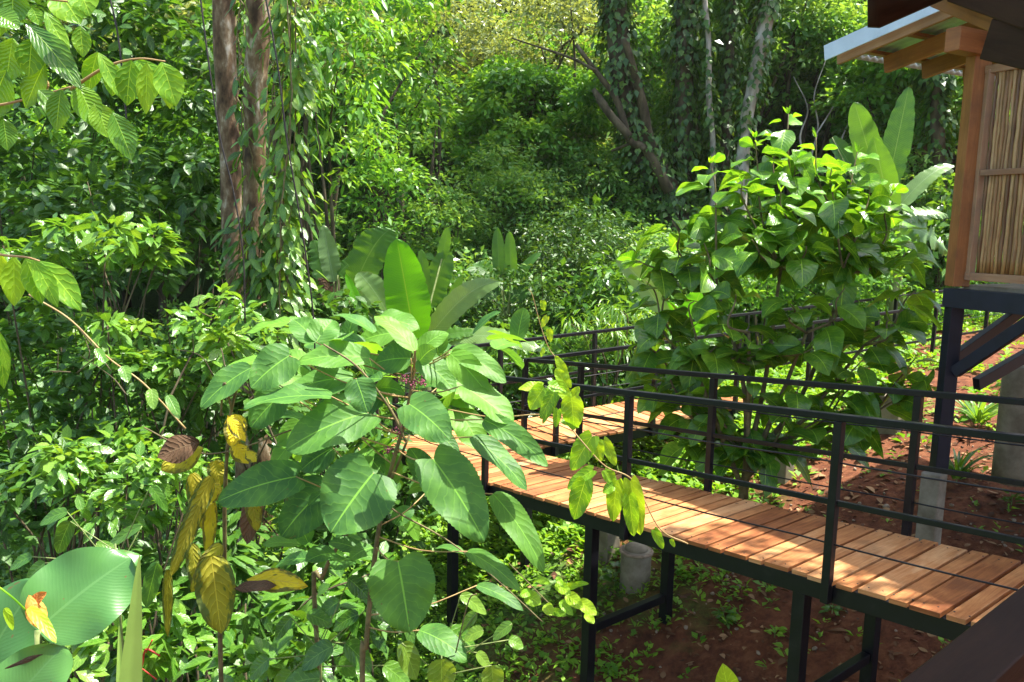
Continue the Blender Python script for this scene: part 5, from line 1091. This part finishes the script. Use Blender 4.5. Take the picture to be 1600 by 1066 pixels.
tuft('weed on the soil left of the right leg pair', 1210, 1000, 14, .09, 'weed', hgt=.08)
tuft('weed beyond the right leg pair in the shade', 1300, 960, 16, .11, 'shrub', hgt=.1)
tuft('small weed on the shaded slope under the cabin', 1580, 790, 14, .10, 'shrub', hgt=.1)
tuft('strap-leaved clump beside the cabin stilt', 1500, 700, 30, .62, 'shrub', .075, 1.3, 'strap_leaved_clump', .12, 7.4, 'strap', 'plant')
tuft('yellow-green grassy clump behind the cabin stilt', 1420, 640, 34, .6, 'weed', .06, 1.1, 'grassy_clump', .15, 9.0, 'strap', 'plant')
tuft('grassy clump under the cabin diagonals', 1530, 640, 30, .7, 'pale', .07, 1.2, 'grassy_clump', .15, 8.6, 'strap', 'plant')
tuft('light green weed right of the bush stems behind the rail', 1330, 700, 26, .12, 'weed', hgt=.15)
tuft('leafy seedling in the sun behind the near boardwalk', 1270, 720, 26, .12, 'weed', hgt=.2)

# the roof of the balcony itself, over and behind the viewpoint
m_ = MB(); box(m_, V(3.6, -0.9, 1.42), (V(1, 0, 0), V(0, 1, 0), Zu), (2.3, 3.6, 0.02)); bevel(m_.build('roof_panel', 'galv', er, False))
for yy in (-3, -1.5, 0, 1.5): m_ = MB(); bar(m_, V(1.35, yy, 1.325), V(5.9, yy, 1.325), 0.06, 0.14); bevel(m_.build('rafter', 'darkwood', er, False))

# unseen tree added right of the cabins so its crown dapples the boardwalk's right-hand end
tb = V(8.2, 3.2, gz(8.2, 3.2)); st = thing('added_shade_tree', tb, 'unseen tall tree added right of the cabins to dapple the boardwalk with shade', 'tree')
m_ = MB(); tq = spline([tb-V(0, 0, .3), tb+V(-.2, .1, 3), V(7.6, 3.9, 4.2)], 16); tube(m_, tq, np.linspace(.2, .12, 16), 12, .5, .03); m_.build('trunk', 'bark', st)
cen = clumps((6.6, 4.4, 6.6), (3.0, 2.6, 1.5), 80, 0.1); m_ = MB()
for j in range(12): tube(m_, spline([tq[-1-j % 4], (tq[-1]+cen[j])/2, cen[j]], 7), np.linspace(.07, .015, 7), 6)
m_.build('branch', 'bark', st); m_ = MB(); foliage(m_, cen, .5, 44, .17, .45, None, .45); m_.build('crown', 'shrub', st)


shrub('leafy_shrub', 1545, 520, 14.5, 60, 60, 'sunlit yellow-green shrub seen between the stilts under the cabin', 'fargreen', 0.09, 1.5, **F, cr=0.2)
shrub('leafy_shrub', 1620, 610, 9.5, 60, 50, 'green shrub at the right edge behind the round column', 'pale', 0.09, 1.5, **F, cr=0.2)
shrub('forest_tree', 480, 60, 18, 110, 120, 'pale sunlit tree behind the vine curtain at the top', 'farpale', 0.16, 1.2, **F, cat='tree', cr=0.5, sr=0.09, depth=1.4, hang=0.3)
shrub('forest_tree', 780, 120, 22, 160, 70, 'broad pale green crown at the top centre of the hillside', 'farpale', 0.16, 1.2, **F, cat='tree', cr=0.5, sr=0.09, depth=1.4, hang=0.3)
shrub('forest_tree', 1020, 120, 20, 100, 90, 'bright green crown glimpsed between the ivy trunks', 'fargreen', 0.16, 1.2, **F, cat='tree', cr=0.5, sr=0.09, depth=1.4, hang=0.3)

TG_ = 'dead twigs caught in the left-hand thicket'
for i in range(7):
    px, py = rng.uniform(30, 380), rng.uniform(330, 900); Y_ = rng.uniform(4.6, 5.6); a = at(px, py, Y_); dv = rng.uniform(-1, 1, 3)*V(.22, .1, .16)
    m_ = MB(); tube(m_, spline([a-dv, a+rng.normal(0, .04, 3), a+dv*.8+rng.normal(0, .05, 3)], 14), np.linspace(.005, .0015, 14), 6); tube(m_, spline([a, a+dv*.3+V(rng.normal(0, .1), 0, .12)], 6), np.linspace(.004, .001, 6), 5)
    tag(m_.build('dead_twig', 'barkdark', None, origin=a), 'bare dead twig caught among the leaves of the left-hand thicket', 'twig', TG_)

# damp air of the valley
hz_ = MB(); box(hz_, V(0, 35, 25), (V(1, 0, 0), V(0, 1, 0), Zu), (97, 102, 34)); hzo = hz_.build('haze', 'ground', None, False)
hm, hn = newmat('damp_air'); pv = hn.nodes.new('ShaderNodeVolumePrincipled'); pv.inputs['Color'].default_value = (0.95, 0.98, 0.92, 1); pv.inputs['Density'].default_value = 0.0003; pv.inputs['Anisotropy'].default_value = 0.3
ho = hn.nodes.new('ShaderNodeOutputMaterial'); hn.links.new(pv.outputs[0], ho.inputs['Volume']); hzo.data.materials[0] = hm
w1_ = hzo.modifiers.new('weld', 'WELD'); w1_.merge_threshold = .001
tag(hzo, 'thin bright haze in the damp air under the trees', None, None, 'stuff')

for i, (px, py, Y_) in enumerate(((1260, 655, 9.0), (1340, 640, 9.4), (1400, 655, 9.2), (1520, 655, 9.0))):
    tuft(('bright low weed behind the trunk of the broad-leaved bush', 'bright low weed under the far boardwalk near the square footing', 'green weed left of the cabin stilt on the upper slope', 'green weed between the cabin stilt and the round column')[i], px, py, 40, .17, 'weed', hgt=.35, Y=Y_)
